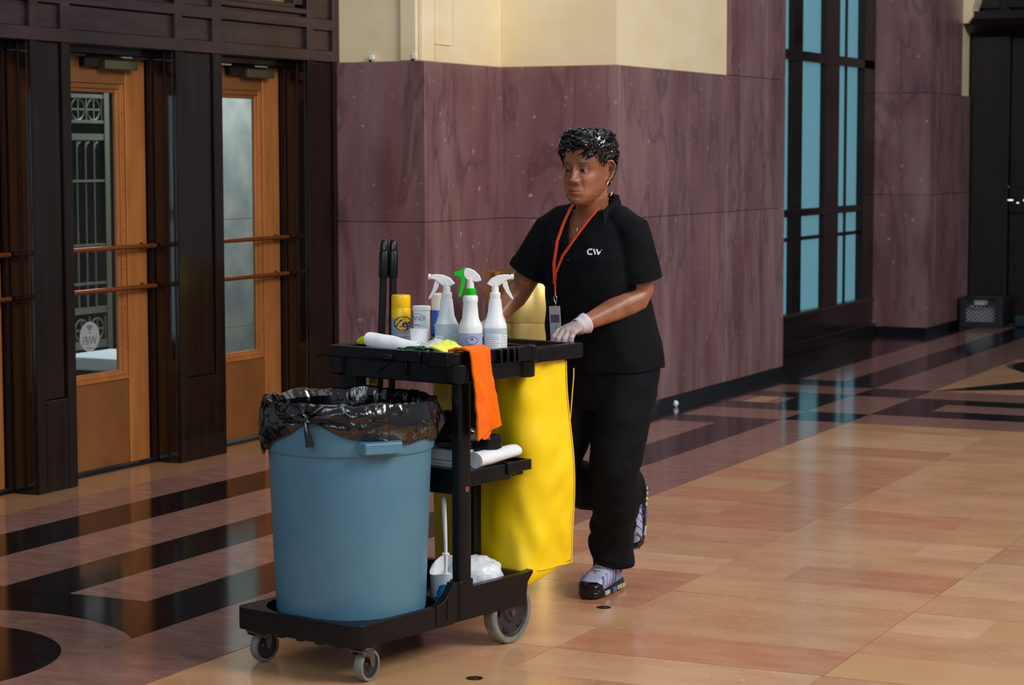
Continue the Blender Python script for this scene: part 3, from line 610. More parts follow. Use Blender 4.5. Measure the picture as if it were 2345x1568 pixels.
# yellow collection bag
NB = 150
def bagring(z, k):
    t = (z-.20)/.72; x0, x1 = -.160-.008*math.sin(3*t), .243+.022*math.sin(PI*min(t*1.1,1))**2; y0, y1 = .80, 1.005+.035*(1-t)
    rc = .03+.075*math.sin(PI*max(0, min(1, t*1.08)))          # soft front corner, tight at top and bottom
    path = []
    def seg(p, q, cnt):
        for i in range(cnt): path.append((p[0]+(q[0]-p[0])*i/cnt, p[1]+(q[1]-p[1])*i/cnt))
    seg((x0,y0),(x1-rc,y0),38)
    for i in range(24): a = -PI/2+PI/2*i/24; path.append((x1-rc+rc*math.cos(a), y0+rc+rc*math.sin(a)))
    seg((x1,y0+rc),(x1,y1),28); seg((x1,y1),(x0,y1),38); seg((x0,y1),(x0,y0),22)
    cx, cy = (x0+x1)/2, (y0+y1)/2; out = []
    for i, (x, y) in enumerate(path):
        px_, py_ = path[i-1]; qx, qy = path[(i+1) % NB]; nx, ny = (qy-py_), -(qx-px_); l = math.hypot(nx, ny) or 1; nx /= l; ny /= l
        e = min(1, min(abs(i-j) for j in (0, 90, 128, 150))/7)
        w = .008*(1-t)*e+.017*noise.noise(Vector((x*10, y*11, z*2.4)))*e+.009*noise.noise(Vector((x*9+5+z*5, y*12-z*6, z*8)))*e
        d_ = (x*1.1+y*1.6)*1.0+z*.85            # diagonal drag folds from the lower seam
        w += .0042*math.exp(-((t-.20)/.22)**2)*math.sin(d_*30+2.5*noise.noise(Vector((x*5,y*5,z*4))))*e
        w += .005*math.exp(-((t-.95)/.10)**2)*math.sin((x+y)*70)*e
        out.append((x+nx*w, y+ny*w, z))
    return out
rings = [bagring(z, 0) for z in np.linspace(.222, .935, 60)]
b0 = rings[0]
def shr(z, fx, fy, skew):
    cx, cy = .04, .90; out = []
    for x, y, _ in b0: out.append((cx+(x-cx)*fx, cy+(y-cy)*fy+skew, z+ .022*((y-.90)/.11)))
    return out
pre = [shr(.170,.0,.0,-.06), shr(.176,.6,.6,-.04), shr(.186,.9,.88,-.02), shr(.200,.985,.98,-.004)]
q = MB(); q.loft(pre+rings, False); me = q.mesh('collection_bag'); 
bag = link('collection_bag', me, 'yellow', cart, smooth=True, angle=0); so_ = bag.modifiers.new('s','SOLIDIFY'); so_.thickness = .002
q = MB(); n26 = 90
q.tube([tuple(Vector(r_[n26])+Vector((.002,.002,0))) for r_ in rings[::3]], .0022, 6); q.tube([tuple(Vector(p)+Vector((.003,0,0))) for p in b0[62:91]], .0022, 6)
q.tube([(.262,1.028,.885),(.255,1.036,.85),(.250,1.036,.80),(.247,1.030,.72),(.245,1.015,.66)], .0022, 6)
obj('bag_piping', q, 'yelpipe', bag, smooth=True)
# wheels
def wheel(name, x, y, r, w, par, side=1, big=False):
    R_ = Matrix.Translation((x, y, r)) @ Matrix.Rotation(PI/2, 4, 'Y')
    q = MB(); q.lathe([(r*.80,-w/2),(r*.95,-w/2),(r,-w*.36),(r,w*.36),(r*.95,w/2),(r*.80,w/2),(r*.78,w*.3),(r*.78,-w*.3)], n=48, cap=False, mtx=R_); 
    o = obj(name, q, 'greyrubber', par, smooth=True)
    q = MB(); q.lathe([(r*.80,-w*.40),(r*.80,w*.40),(r*.74,w*.42),(r*.70,w*.30),(r*.34,w*.28),(r*.28,w*.46),(r*.1,w*.46),(0,w*.46)], n=40, mtx=R_); h = obj('wheel_hub', q, 'hub', o, smooth=True, angle=25)
    if big:
        for k in range(5):
            q = MB(); a = k*2*PI/5+.5; q.tube([(w*.285, .62*r*math.cos(a+d_), .62*r*math.sin(a+d_)) for d_ in (-.22,-.1,0,.1,.22)], .010, 8, flat=.35)
            q.v = [(a_+x, b_+y, c_+r) for a_, b_, c_ in q.v]; obj('spoke_shade', q, 'black', o, smooth=True)  # raised black strips stand in for shaded hub recesses
        q = MB(); q.lathe([(.011,w*.46),(.011,w*.58),(.004,w*.6),(0,w*.6)], n=16, mtx=R_); obj('axle_bolt', q, 'steel', o, smooth=True)
    else:
        q = MB(); q.lathe([(.006,w*.46),(.006,w*.75),(0,w*.75)], n=12, mtx=R_); obj('axle_bolt', q, 'steel', o, smooth=True)
    return o
wheel('rear_wheel', .232, .70, .103, .044, cart, big=True); wheel('rear_wheel', -.232, .70, .103, .044, cart, big=True)
for (x, y, a) in ((.219,-.002,.10),(-.219,-.002,-.1)):
    cs = empty('swivel_caster', (x, y-.0, 0), a); cs.parent = cart
    wheel('wheel', 0, .022, .050, .030, cs)
    q = MB(); q.lathe([(.030,0),(.032,.004),(.028,.010),(.018,.014)], (0,0,.103), 20)
    for s_ in (-1, 1):
        q.loft([[(s_*.0205, y_, z_) for y_, z_ in ((-.034,.104),(-.026,.090),(.006,.078),(.017,.046),(.028,.044),(.033,.052),(.034,.075),(.028,.104))], [(s_*.0235, y_, z_) for y_, z_ in ((-.034,.104),(-.026,.090),(.006,.078),(.017,.046),(.028,.044),(.033,.052),(.034,.075),(.028,.104))]], True)
    q.box(-.0235,.0235,-.034,.028,.099,.106)
    obj('fork', q, 'steel', cs, bevel=.001)

# ---- grey-blue bin with black liner on the deck
BX, BY = -.004, .196
bn = tag(empty('waste_bin', CW(BX,BY,.152), RZ), 'large round blue-grey plastic bin standing on the front of the cart deck', 'bin')
q = MB(); q.lathe([(0,.004),(.215,.0),(.230,.006),(.237,.03),(.256,.515),(.257,.530),(.263,.534),(.266,.545),(.269,.62),(.272,.680),(.268,.684),(.260,.680),(.250,.55),(.228,.02),(0,.02)], n=96, cap=False)
obj('bin_body', q, 'bin', bn, smooth=True, angle=30)
def handle(a):
    q = MB(); R_ = Matrix.Rotation(a, 4, 'Z')
    sec = lambda x_, d: [(x_, -.255, .548), (x_, -.262-d, .545), (x_, -.262-d, .580), (x_, -.255, .584)]
    q.loft([sec(-.072,.002), sec(-.060,.040), sec(.060,.040), sec(.072,.002)], True, mtx=R_)
    return q
obj('bin_handle', handle(math.radians(62)), 'bin', bn, bevel=.004); obj('bin_handle', handle(math.radians(242)), 'bin', bn, bevel=.004)
# liner: inside sleeve, over the rim, draped outside with an uneven gathered hem
liner = tag(empty('bin_liner', CW(BX,BY,.152), RZ), 'shiny wrinkled black bag lining the blue-grey bin, knotted at the front', 'bin bag')
AK = math.radians(-74)       # knot direction
def hem(a):
    d = (a-AK+PI) % (2*PI)-PI
    h = .565
    if d >= 0: h = .642-.062*min(1, (d/.70))**.8-.012*min(1, max(0,(d-.75)/.9))
    else: h = .642-.118*min(1, (-d/.85))**1.1+.02*min(1, max(0,(-d-.85)/.8))
    return h+.006*math.sin(a*9)
n = 420; rings = []
def crease(p):
    d = noise.voronoi(p)[0]; return min(1.0, (d[1]-d[0])*1.7)
def crump(a, z, amp, in_=1):
    d = (a-AK+PI) % (2*PI)-PI
    sl = a*.9+.6*noise.noise(Vector((math.cos(a)*2, math.sin(a)*2, 5)))
    v = Vector((math.cos(a)*2.6+z*2.0, math.sin(a)*2.6-z*1.2, z*5.0+a*.5*in_))
    w = crease(v*1.0)*1.1+crease(v*2.3+Vector((3,1,7)))*.6+.5*noise.noise(v*1.3)-.9
    rad = math.exp(-(d/.75)**2)*(abs(math.sin(math.atan2(z-.645, abs(d)*.28+.01)*6))-.5)*1.1
    return amp*(w*(1-.5*math.exp(-(d/.4)**2))+rad*in_)
lev = [('in',.30),('in',.42),('in',.50),('in',.56),('in',.60),('in',.63),('in',.655),('in',.672),('top',.72),('top',.735)]+[('out',t) for t in np.linspace(0,1,30)]
for kind, t in lev:
    r_ = []
    for j in range(n):
        a = 2*PI*j/n; hm = hem(a); d = (a-AK+PI) % (2*PI)-PI
        topz = .690+.012*noise.noise(Vector((math.cos(a)*3, math.sin(a)*3, 1)))+.004*noise.noise(Vector((math.cos(a)*12, math.sin(a)*12, 1)))
        if kind == 'in': rad = .228+(t-.02)/.58*.026-.010-abs(crump(a, t, .010, 0)); z = t
        elif kind == 'top': rad = (.256 if t < .73 else .267)+crump(a, .73, .003, 0); z = topz+(.0 if t < .73 else .004)
        else:
            z = topz-(topz-hm)*t
            base = .277+.014*math.sin(PI*min(1, t*1.02))*(1-math.exp(-(d/.30)**2)*.6)
            rad = base+max(-.004, crump(a, z, .021)*math.sin(PI*min(1, t*.86+.10)))
            if t > .98: rad = .2775
            rad = max(rad, .2755)
        r_.append((rad*math.cos(a), rad*math.sin(a), z))
    rings.append(r_)
q = MB(); q.loft(rings, False); lo = obj('bag_film', q, 'liner', liner, smooth=True, angle=28)
ms = lo.modifiers.new('s','SOLIDIFY'); ms.thickness = .0012
q = MB(); kx, ky = .284*math.cos(AK), .284*math.sin(AK)
q.ball((kx, ky-.008, .648), (.022,.014,.012), 12, 8); q.tube([(kx,ky-.012,.646),(kx+.008,ky-.018,.623),(kx+.012,ky-.014,.597),(kx+.014,ky-.010,.574)], [.009,.008,.010,.013], 9)
for s_ in (-1, 1):
    q.tube([(kx,ky-.006,.648),(kx+s_*.04,ky-.006,.655),(kx+s_*.085,ky+.006,.657)], [.008,.011,.004], 9)
for i, v in enumerate(q.v):
    nn = noise.noise(Vector(v)*70); q.v[i] = (v[0]+.006*nn, v[1]+.004*nn, v[2]+.006*noise.noise(Vector(v)*80+Vector((3,3,3))))
obj('knot', q, 'liner', liner, smooth=True)

# ================================================================ GOODS ON THE TRAY (tray floor z .928)
TZ = .9285
def thing(name, x, y, z, label, cat, rz=0, group=None):
    return tag(empty(name, CW(x, y, z), RZ+rz), label, cat, group)
VIEW = -math.pi/2+.66       # local direction that faces the hall (front right)
def sprayer(x, y, label, phi, top_m, trig_m, collar_m, low_m, low_z, green=False):
    t = thing('spray_bottle', x, y, TZ, label, 'spray bottle', 0, 'spray bottles on the cart tray')
    R = .0385
    prof = [(0,0),(.036,0),(R,.006),(R,.112),(.0375,.122),(.030,.140),(.026,.150),(.0195,.205)]
    if green: prof = [(0,0),(.036,0),(R,.006),(R,.115),(.037,.125),(.027,.148),(.0225,.195),(.0235,.198),(.0245,.204),(.0245,.216),(.019,.222)]
    zt_ = prof[-1][1]
    q = MB(); q.lathe(prof+[(0,zt_)], n=40, cap=False); bd = obj('bottle_body', q, 'bottle', t, smooth=True, angle=50)
    q = MB(); q.lathe([(0,.004),(R+.0004,.007),(R+.0004,low_z),(0,low_z+.0005)], n=40, cap=False); obj('liquid', q, low_m, t, smooth=True)
    q = MB(); q.lathe([(.0165,zt_-.002),(.0175,zt_),(.0175,zt_+.020),(.0150,zt_+.023),(0,zt_+.023)], n=24)
    obj('collar', q, collar_m, t, smooth=True)
    z0 = zt_+.021
    R_ = Matrix.Translation((0,0,z0)) @ Matrix.Rotation(phi, 4, 'Z')
    # head: neck, body with nozzle pointing +x, arched back
    q = MB(); q.lathe([(.0125,0),(.0115,.022),(.012,.034)], n=16, mtx=R_)
    top = [(-.028,.030),(-.012,.048),(.010,.058),(.030,.060),(.044,.060),(.052,.056),(.052,.046),(.036,.042),(.028,.036),(.012,.022),(-.008,.020)]
    if green: top = [(-.036,.026),(-.030,.042),(-.014,.058),(.004,.066),(.016,.066),(.022,.056),(.020,.040),(.012,.030),(-.004,.024),(-.020,.022)]
    q.loft([[(px_, s_, pz_) for px_, pz_ in top] for s_ in (-.0105,-.006,.006,.0105)], True, mtx=R_)
    obj('spray_head', q, top_m, t, smooth=True, bevel=.002)
    q = MB()
    if green:
        q.loft([[(px_, s_, pz_) for px_, pz_ in ((.006,.066),(.020,.068),(.034,.058),(.052,.054),(.054,.042),(.036,.040),(.030,.030),(.034,.0),(.040,-.022),(.036,-.028),(.029,-.025),(.022,-.002),(.016,.030),(.008,.046))] for s_ in (-.0085,.0085)], True, mtx=R_)
    else:
        q.loft([[(px_, s_, pz_) for px_, pz_ in ((.020,.044),(.036,.046),(.040,.032),(.046,.010),(.056,-.010),(.060,-.020),(.056,-.022),(.048,-.014),(.036,.002),(.026,.020))] for s_ in (-.007,.007)], True, mtx=R_)
        q.lathe([(.0085,0),(.0095,.002),(.0095,.010),(0,.011)], n=14, mtx=R_ @ Matrix.Translation((.050,0,.052)) @ Matrix.Rotation(PI/2,4,'Y'))
    obj('trigger', q, trig_m, t, smooth=True, bevel=.0018)
    return t
def label_patch(par, R, z0, z1, a0, a1, m, name='label', n=16):
    q = MB(); q.loft([[(r_*math.cos(a0+(a1-a0)*i/n), r_*math.sin(a0+(a1-a0)*i/n), z) for i in range(n+1)] for r_, z in ((R,z0),(R,z1))], False, False)
    return obj(name, q, m, par, smooth=True, angle=0)
def print_on(par, s, size, R, z, a, m, xs=1.0, name='lettering'):
    tm = text_mb(s, size); tm.v = [(x*xs, y, 0) for x, y, _ in tm.v]
    return obj(name, wrap(tm, R, z, a), m, par)
def lines_on(par, R, z0, z1, a0, a1, cnt, m='greyline', seed=1, th=.0006):
    rr = random.Random(seed); q = MB()
    for k in range(cnt):
        z = z1-(z1-z0)*k/max(1,cnt-1); e = a1-(a1-a0)*rr.uniform(0,.35)
        n = 10; q.loft([[(R*math.cos(a0+(e-a0)*i/n), R*math.sin(a0+(e-a0)*i/n), zz) for i in range(n+1)] for zz in (z-th, z+th)], False, False)
    return obj('print_lines', q, m, par)
FA = math.radians(-52)      # direction (cart frame) towards the hall front
IL = math.radians(-142)     # towards the doors
IR = math.radians(38)
b1 = sprayer(.060, .60, 'clear spray bottle with white trigger pointing left, left of the green-trigger bottle', IL, 'white', 'white', 'white', 'liquid', .125)
label_patch(b1, .0391, .012, .088, FA-1.25, FA-.25, 'label'); lines_on(b1, .0393, .03, .08, FA-1.1, FA-.45, 4, seed=3)
label_patch(b1, .0391, .012, .092, FA+.72, FA+1.5, 'label'); print_on(b1, 'O', .022, .0394, .078, FA+.95, 'green'); lines_on(b1, .0394, .02, .06, FA+.8, FA+1.2, 4, 'printblack', 5)
b2 = sprayer(.160, .60, 'spray bottle with bright green trigger and collar, violet fluid, between two white-triggered bottles', IL, 'white', 'green', 'green', 'liquid2', .100, True)
q = MB(); E_ = [(math.cos(a)*.0215, math.sin(a)*.0125) for a in np.linspace(0, 2*PI, 41)]
for i in range(40):
    (xa,ya),(xb,yb) = E_[i],E_[i+1]; q.add([(xa,ya,0),(xb,yb,0),(xb*.93,yb*.9,0),(xa*.93,ya*.9,0)], [(0,1,2,3)])
q.prism([(.0035*math.cos(a), .0045+.0035*math.sin(a)) for a in np.linspace(0,2*PI,11)[:-1]], 0, 0); q.box(-.016,.016,-.0035,-.0025,0,0); q.box(-.013,.013,-.0058,-.0048,0,0)
obj('oval_mark', wrap(q, .0394, .077, FA+.14), 'navy', b2)
print_on(b2, 'All Purpose', .0085, .0394, .0610, FA+.12, 'printblack'); print_on(b2, 'SPRAYER', .0155, .0394, .0495, FA+.16, 'printblack')
b3 = sprayer(.195, .685, 'clear spray bottle with white trigger pointing right towards the worker, wide white label', IR, 'white', 'white', 'white', 'liquid', .112)
label_patch(b3, .0391, .012, .094, FA-1.0, FA+.55, 'label'); lines_on(b3, .0393, .04, .088, FA-.85, FA+.45, 9, seed=9)
label_patch(b3, .0391, .012, .090, FA+.62, FA+1.5, 'label'); lines_on(b3, .0393, .02, .085, FA+.7, FA+1.4, 10, 'printblack', 12)
# yellow aerosol
t = thing('aerosol_can', -.150, .615, TZ, 'yellow aerosol can with yellow cap and oval logo, leftmost of the containers', 'aerosol can', 0, 'aerosol cans on the cart tray')
q = MB(); q.lathe([(0,0),(.031,0),(.0325,.004),(.0325,.165),(.031,.168),(0,.168)], n=40, cap=False); obj('can_body', q, 'canyellow', t, smooth=True)
q = MB(); q.lathe([(.0315,.168),(.0320,.170),(.0320,.205),(.030,.210),(0,.210)], n=40); obj('cap', q, 'canyellow', t, smooth=True)
n = 40; q = MB(); a0, a1 = FA-1.45, FA+1.6
low = [(FA+(i/n-.5)*3.0) for i in range(n+1)]
q.loft([[(.0329*math.cos(a), .0329*math.sin(a), .012) for a in low], [(.0329*math.cos(a), .0329*math.sin(a), .135-.045*math.exp(-((a-FA-.30)/.75)**4)) for a in low]], False, False); obj('label', q, 'cangrey', t, smooth=True)
el = lambda k, y0=0: [(math.cos(a)*.034*k, math.sin(a)*.0225*k) for a in np.linspace(0, 2*PI, 49)]
q = MB(); q.add([(x,y,0) for x,y in el(1.16)[:-1]], [tuple(range(48))]); obj('logo_field', wrap(q, .0332, .116, FA+.30), 'canyellow', t)
q = MB(); A, B_ = el(1.05), el(.95)
for i in range(48): q.add([A[i]+(0,),A[i+1]+(0,),B_[i+1]+(0,),B_[i]+(0,)], [(0,1,2,3)])
obj('logo_ring', wrap(q, .0335, .116, FA+.30), 'printblack', t)
tm = text_mb('Zep', .034); tm.v = [(x+y*.25, y, 0) for x, y, _ in tm.v]; q2 = MB(); 
for dx in (-.0012,-.0006,0,.0006,.0012): q2.add([(x*1.15+dx,y*1.1,0) for x,y,_ in tm.v], tm.f)
obj('logo_lettering', wrap(q2, .0337, .116, FA+.34), 'navy', t)
print_on(t, 'STAINLESS', .011, .0334, .078, FA+.42, 'white'); print_on(t, 'STEEL CLEANER', .011, .0334, .065, FA+.55, 'white')
# white tub standing on an upturned white cup
t = thing('plastic_cup_stack', -.004, .535, TZ, 'stack of small white cups standing in front of the printed white tub', 'cup')
q = MB(); q.lathe([(.020,0),(.0215,.014),(.0235,.016),(.0245,.030),(.0250,.034),(.0285,.058),(.0295,.104),(.0300,.108),(0,.108)], n=36); obj('cup', q, 'white', t, smooth=True)
t = thing('white_tub', -.052, .605, TZ, 'white tub with teal lettering and a thin rim, behind the small white cups', 'tub')
q = MB(); q.lathe([(0,0),(.0255,0),(.0275,.165),(0,.165)], n=36, cap=False); obj('tub_body', q, 'white', t, smooth=True)
q = MB(); q.lathe([(.0285,.163),(.0300,.165),(.0300,.176),(.0275,.178),(0,.178)], n=36); obj('lid', q, 'white', t, smooth=True)
print_on(t, 'CLEANER', .024, .0275, .138, FA-.9, 'tealprint', .8); print_on(t, 'WIPES —', .010, .0275, .115, FA-.35, 'tealprint'); lines_on(t, .0277, .152, .153, FA-1.3, FA+.2, 1, 'tealprint')
# blue aerosol
t = thing('aerosol_can', -.040, .690, TZ, 'blue aerosol can with cream cap, behind the white tub and left clear bottle', 'aerosol can', 0, 'aerosol cans on the cart tray')
q = MB(); q.lathe([(0,0),(.031,0),(.0325,.004),(.0325,.082),(0,.0825)], n=36, cap=False); obj('can_body', q, 'dkblue', t, smooth=True)
q = MB(); q.lathe([(.0325,.082),(.0325,.160),(.0315,.162),(0,.162)], n=36); obj('can_upper', q, 'blue', t, smooth=True)
q = MB(); q.lathe([(.0325,.161),(.0320,.163),(.0320,.200),(.030,.212),(.018,.216),(0,.216)], n=36); obj('cap', q, 'creamcap', t, smooth=True)
print_on(t, 'Germ & Odor', .014, .0329, .070, FA-.05, 'white'); print_on(t, 'Paint', .016, .0329, .053, FA-.1, 'white'); print_on(t, 'Remover', .013, .0329, .034, FA-.05, 'white')
print_on(t, 'PREMIUM', .007, .0329, .121, FA-.3, 'red'); print_on(t, 'COMFORT', .009, .0329, .110, FA-.2, 'white'); print_on(t, '+', .02, .0331, .062, FA+.02, 'red')
# rolled white cloth at the front
def soft(mb, amp, sc, seed=0):
    s = Vector((seed*3.1, seed*1.7, seed))
    mb.v = [(x+amp*noise.noise(Vector((x,y,z))*sc+s), y+amp*noise.noise(Vector((x,y,z))*sc+s+Vector((9,0,0))), z+amp*noise.noise(Vector((x,y,z))*sc+s+Vector((0,9,0)))) for x, y, z in mb.v]; return mb
q = MB(); spiral = []
for i in range(60): a = i/59*4.6*PI; r_ = .010+.019*i/59; spiral.append((r_*math.cos(a), r_*math.sin(a)))
outer = [(.031*math.cos(2*PI*i/40)*1.12, .030*math.sin(2*PI*i/40)*.95) for i in range(40)]
L = 14; rings = []
for k in range(L+1):
    u = k/L; x = -.103+.206*u; s_ = .92+.10*math.sin(PI*min(1,u*1.0+.2)); rings.append([(x+.010*py/.03*(-1 if k < 2 else .3), px_*s_*(1.1), .030+py*s_) for px_, py in outer])
q.loft(rings, True); soft(q, .003, 24, 2)
for i in range(59):
    (xa,ya),(xb,yb) = spiral[i],spiral[i+1]
    if i > 10: q.add([(.100,xa,.030+ya),(.1075,xa,.030+ya),(.1075,xb,.030+yb),(.100,xb,.030+yb)], [(0,1,2,3)])
o = tag(obj('towel_roll', q, 'whitecloth', smooth=True, angle=60), 'rolled white cloth lying at the front left of the cart tray', 'cloth'); o.location = CW(-.052,.468,.954); o.rotation_euler = (0,.10,RZ-.02); o.data.update()
def sheet(w, l, nx, ny, fz, th=.003):
    q = MB(); vs = []; fs = []
    for j in range(ny+1):
        for i in range(nx+1):
            u, v = i/nx, j/ny; vs.append(fz(u, v))
    for j in range(ny):
        for i in range(nx): a = j*(nx+1)+i; fs.append((a,a+1,a+nx+2,a+nx+1))
    q.add(vs, fs); return q
def cloth(name, q, m, loc, rz, label, cat, th=.003, par=None):
    me = bpy.data.meshes.new(name); me.from_pydata(q.v, [], q.f); me.validate()
    o = link(name, me, m, par, smooth=True, angle=0); s = o.modifiers.new('s','SOLIDIFY'); s.thickness = th; s.offset = 0
    o.location = loc; o.rotation_euler = (0,0,rz)
    if label: tag(o, label, cat)
    return o
# neon rubber glove tip behind the roll
q = MB(); q.tube([(-.035,0,.006),(-.020,0,.012),(.010,0,.016),(.05,0,.016),(.10,.01,.012)], [.008,.013,.016,.017,.012], 10, flat=.7); q.tube([(-.038,.004,.0),(-.02,.012,.004),(.01,.02,.006)], [.006,.008,.008], 8); soft(q, .002, 60, 1)
o = tag(obj('rubber_glove', q, 'neon', smooth=True), 'neon yellow-green rubber glove poking out behind the white cloth roll', 'glove'); o.location = CW(-.205,.500,.978); o.rotation_euler = (0,0,RZ)
# green scourer
q = sheet(0,0,14,6, lambda u,v: (.115*u-.02*v, .06*v, .014*math.sin(u*2.2)+.006*noise.noise(Vector((u*6,v*4,0)))-.006*u))
cloth('scouring_pad', q, 'dkgreen', CW(-.005,.425,.977), RZ, 'dark green scouring pad lying on the front tray rim beside the white roll', 'scouring pad', .006)
# clear crumpled bag
q = sheet(0,0,30,14, lambda u,v: (.15*u, .075*v, .030*math.sin(PI*min(1,u*1.3))*(.5+.7*v)+.009*noise.noise(Vector((u*9,v*7,3)))+.004*noise.noise(Vector((u*25,v*20,3)))))
cloth('clear_bag', q, 'clearbag', CW(.045,.428,.978), RZ, 'crumpled clear plastic wrapping between green scourer and lime cloth on the tray', 'plastic bag', .0008)
# lime cloth folded
q = sheet(0,0,26,14, lambda u,v: (.175*u, .09*v-.02*math.sin(u*3), .036*math.sin(PI*min(1, .25+u*.85))**1.2*(.55+.45*v)-.006+.005*noise.noise(Vector((u*6,v*5,8)))))
cloth('lime_cloth', q, 'lime', CW(.075,.452,.976), RZ-.1, 'folded lime yellow cloth on the tray in front of the spray bottles', 'cloth', .006)
q = MB(); q.box(-.02,.03,-.006,.006,0,.032); o = tag(obj('scraper', q, 'blackpole', bevel=.003), 'small black scraper end sticking up left of the lime cloth', 'scraper'); o.location = CW(.062,.515,.972); o.rotation_euler = (0,.55,RZ)
# orange cloth over the side
def orng(u, v):     # u across (0..1), v along
    w0 = .128-.014*math.sin(v*3)
    if v < .18: s = v/.18; x = .215+.052*s; z = .984+.010*math.sin(s*PI*.5); y = .418+.012*s+w0*u*(.9); z += .004*noise.noise(Vector((u*5, s*3, 0)))
    else:
        s = (v-.18)/.82; x = .292+.010*math.sin(s*2.6)+.007*math.sin(u*5+s*2)+.006*noise.noise(Vector((u*4, s*6, 3))); z = .990-.018*math.sin(min(s*8,1)*1.5)-.262*s; y = .430+w0*u*(.90+.08*s)+.026*s; z += .038*u*s-.01*s
    return (x, y, z)
q = sheet(0,0,24,70, orng); oc = cloth('orange_cloth', q, 'orange', CW(0,0,0), RZ, 'orange microfibre cloth hanging over the right side of the cart tray', 'cloth', .008)
q = sheet(0,0,14,14, lambda u,v: (.288-.004*v, .497+.055*u+.004*math.sin(v*4), .735-.044*math.sin(PI*(.12+.76*u))**.55*v+.012*u)); cloth('folded_corner', q, 'orange', (0,0,0), 0, None, None, .006, oc)
# yellow disc lid lying in the handle area
q = MB(); q.lathe([(0,0),(.022,0),(.022,.006),(.018,.009),(0,.010)], n=24); o = tag(obj('yellow_cap', q, 'canyellow', smooth=True), 'small yellow cap lying on the tray right of the bottles', 'cap'); o.location = CW(.235,.752,.967)
# two long black handles standing at the far side
for i, (x, y, tx, ty, lab) in enumerate(((-.338,.72,-.312,.72,'black broom handle with ribbed grip, left of the standing pair'),(-.302,.742,-.294,.745,'black mop handle with ribbed grip, right of the standing pair'))):
    t = thing('broom_handle', 0, 0, 0, lab, 'handle', 0, 'long handles standing on the cart')
    P = lambda z: (x+(tx-x)*(z-.83)/.486, y+(ty-y)*(z-.83)/.486, z)
    q = MB(); q.tube([P(.20), P(.6), P(1.19)], .0125, 16); obj('shaft', q, 'blackpole', t, smooth=True)
    q = MB(); q.tube([P(1.185), P(1.19), P(1.27), P(1.275)], [.0150,.0165,.0165,.0145], 16); obj('grip', q, 'blackpole', t, smooth=True)
    q = MB(); c_ = P(1.28); q.tube([P(1.27), P(1.29), P(1.305), P(1.314), P(1.318)], [.0145,.0145,.012,.008,.002], 16); g = obj('hang_tip', q, 'blackpole', t, smooth=True)
    q = MB(); q.prism([(.004*math.cos(a), .012*math.sin(a)) for a in np.linspace(0,2*PI,17)[:-1]], 0, .001, Matrix.Translation(P(1.293)) @ Matrix.Rotation(FA,4,'Z') @ Matrix.Translation((.0146,0,0)) @ Matrix.Rotation(PI/2,4,'Y') @ Matrix.Rotation(PI/2,4,'Z')); obj('hang_hole', q, 'steel', g)
    q = MB(); q.box(x-.03,x+.03,y-.06,y+.06,.145,.20) if i == 0 else q.box(x-.0,x+.05,y-.05,y+.05,.145,.19); obj('broom_head', q, 'blackpole', t, bevel=.006)
for z_ in ((.60,.64),(.13,.15)):
    q = MB(); q.box(-.36,-.255,.70,.76,*z_); obj('tool_hook', q, 'blackplastic', cart, bevel=.004)
q = MB(); q.prism(rrect(-.015,.015,0,.26,.01), 0, .006); o = tag(obj('floor_sign', q, 'yellow'), 'folded yellow sign hanging behind the left post under the tray', 'sign'); o.matrix_world = Matrix.Translation(CW(-.185,.515,.62)) @ Matrix.Rotation(RZ,4,'Z') @ Matrix.Rotation(PI/2,4,'X')

# ---- middle shelf goods (shelf floor z .566)
SZ = .567
for k, (dz, lab) in enumerate(((0,'flat white box on the middle shelf, lower of the two'),(.036,'flat white box on the middle shelf, upper of the two'))):
    q = MB(); q.box(-.085,.085,-.06,.06,.0,.033); q.box(-.087,.087,-.062,.062,.024,.0345); o = tag(obj('flat_box', q, 'white', bevel=.004), lab, 'box', 'flat white boxes on the middle shelf'); o.location = CW(.105-.01*k,.575+.004*k,SZ+.012+dz); o.rotation_euler = (0,0,RZ+.04*k)
q = MB(); q.ball((0,0,.055), (.12,.10,.058), 24, 14)
for i, v in enumerate(q.v): n_ = noise.noise(Vector(v)*22); q.v[i] = (v[0]*(1+.12*n_), v[1]*(1+.12*n_), max(.0, v[2]*(1+.18*n_)))
o = tag(obj('black_cloth_bundle', q, 'liner', smooth=True), 'bundle of black plastic film on the white boxes of the middle shelf', 'bundle'); o.location = CW(.10,.59,SZ+.083); o.rotation_euler = (0,0,RZ)
q = MB(); q.box(-.035,.035,-.04,.04,0,.13); o = tag(obj('black_bottle_caddy', q, 'blackplastic', bevel=.012), 'black box standing on the middle shelf under the orange cloth', 'caddy'); o.location = CW(.205,.63,SZ+.0); o.rotation_euler = (0,0,RZ)
q = MB(); rings = []
for k in range(13):
    u = k/12; r_ = .026-.006*u; rings.append([(0+r_*1.3*math.cos(a), .205*u, .024+r_*math.sin(a)) for a in np.linspace(0,2*PI,25)[:-1]])
q.loft(rings, True); soft(q, .004, 30, 5)
o = tag(obj('paper_roll', q, 'paper', smooth=True), 'loosely rolled white paper on the right end of the middle shelf', 'paper roll'); o.location = CW(.225,.54,SZ+.032); o.rotation_euler = (.06,0,RZ-.05)
q = sheet(0,0,12,12, lambda u,v: (.05*u-.01, .22*v, .006*math.sin(v*3)+.003*noise.noise(Vector((u*5,v*5,1)))))
cloth('paper_sheet', q, 'paper', CW(.20,.50,SZ+.022), RZ, 'white paper sheet lying under the loose paper roll on the middle shelf', 'paper', .0012)
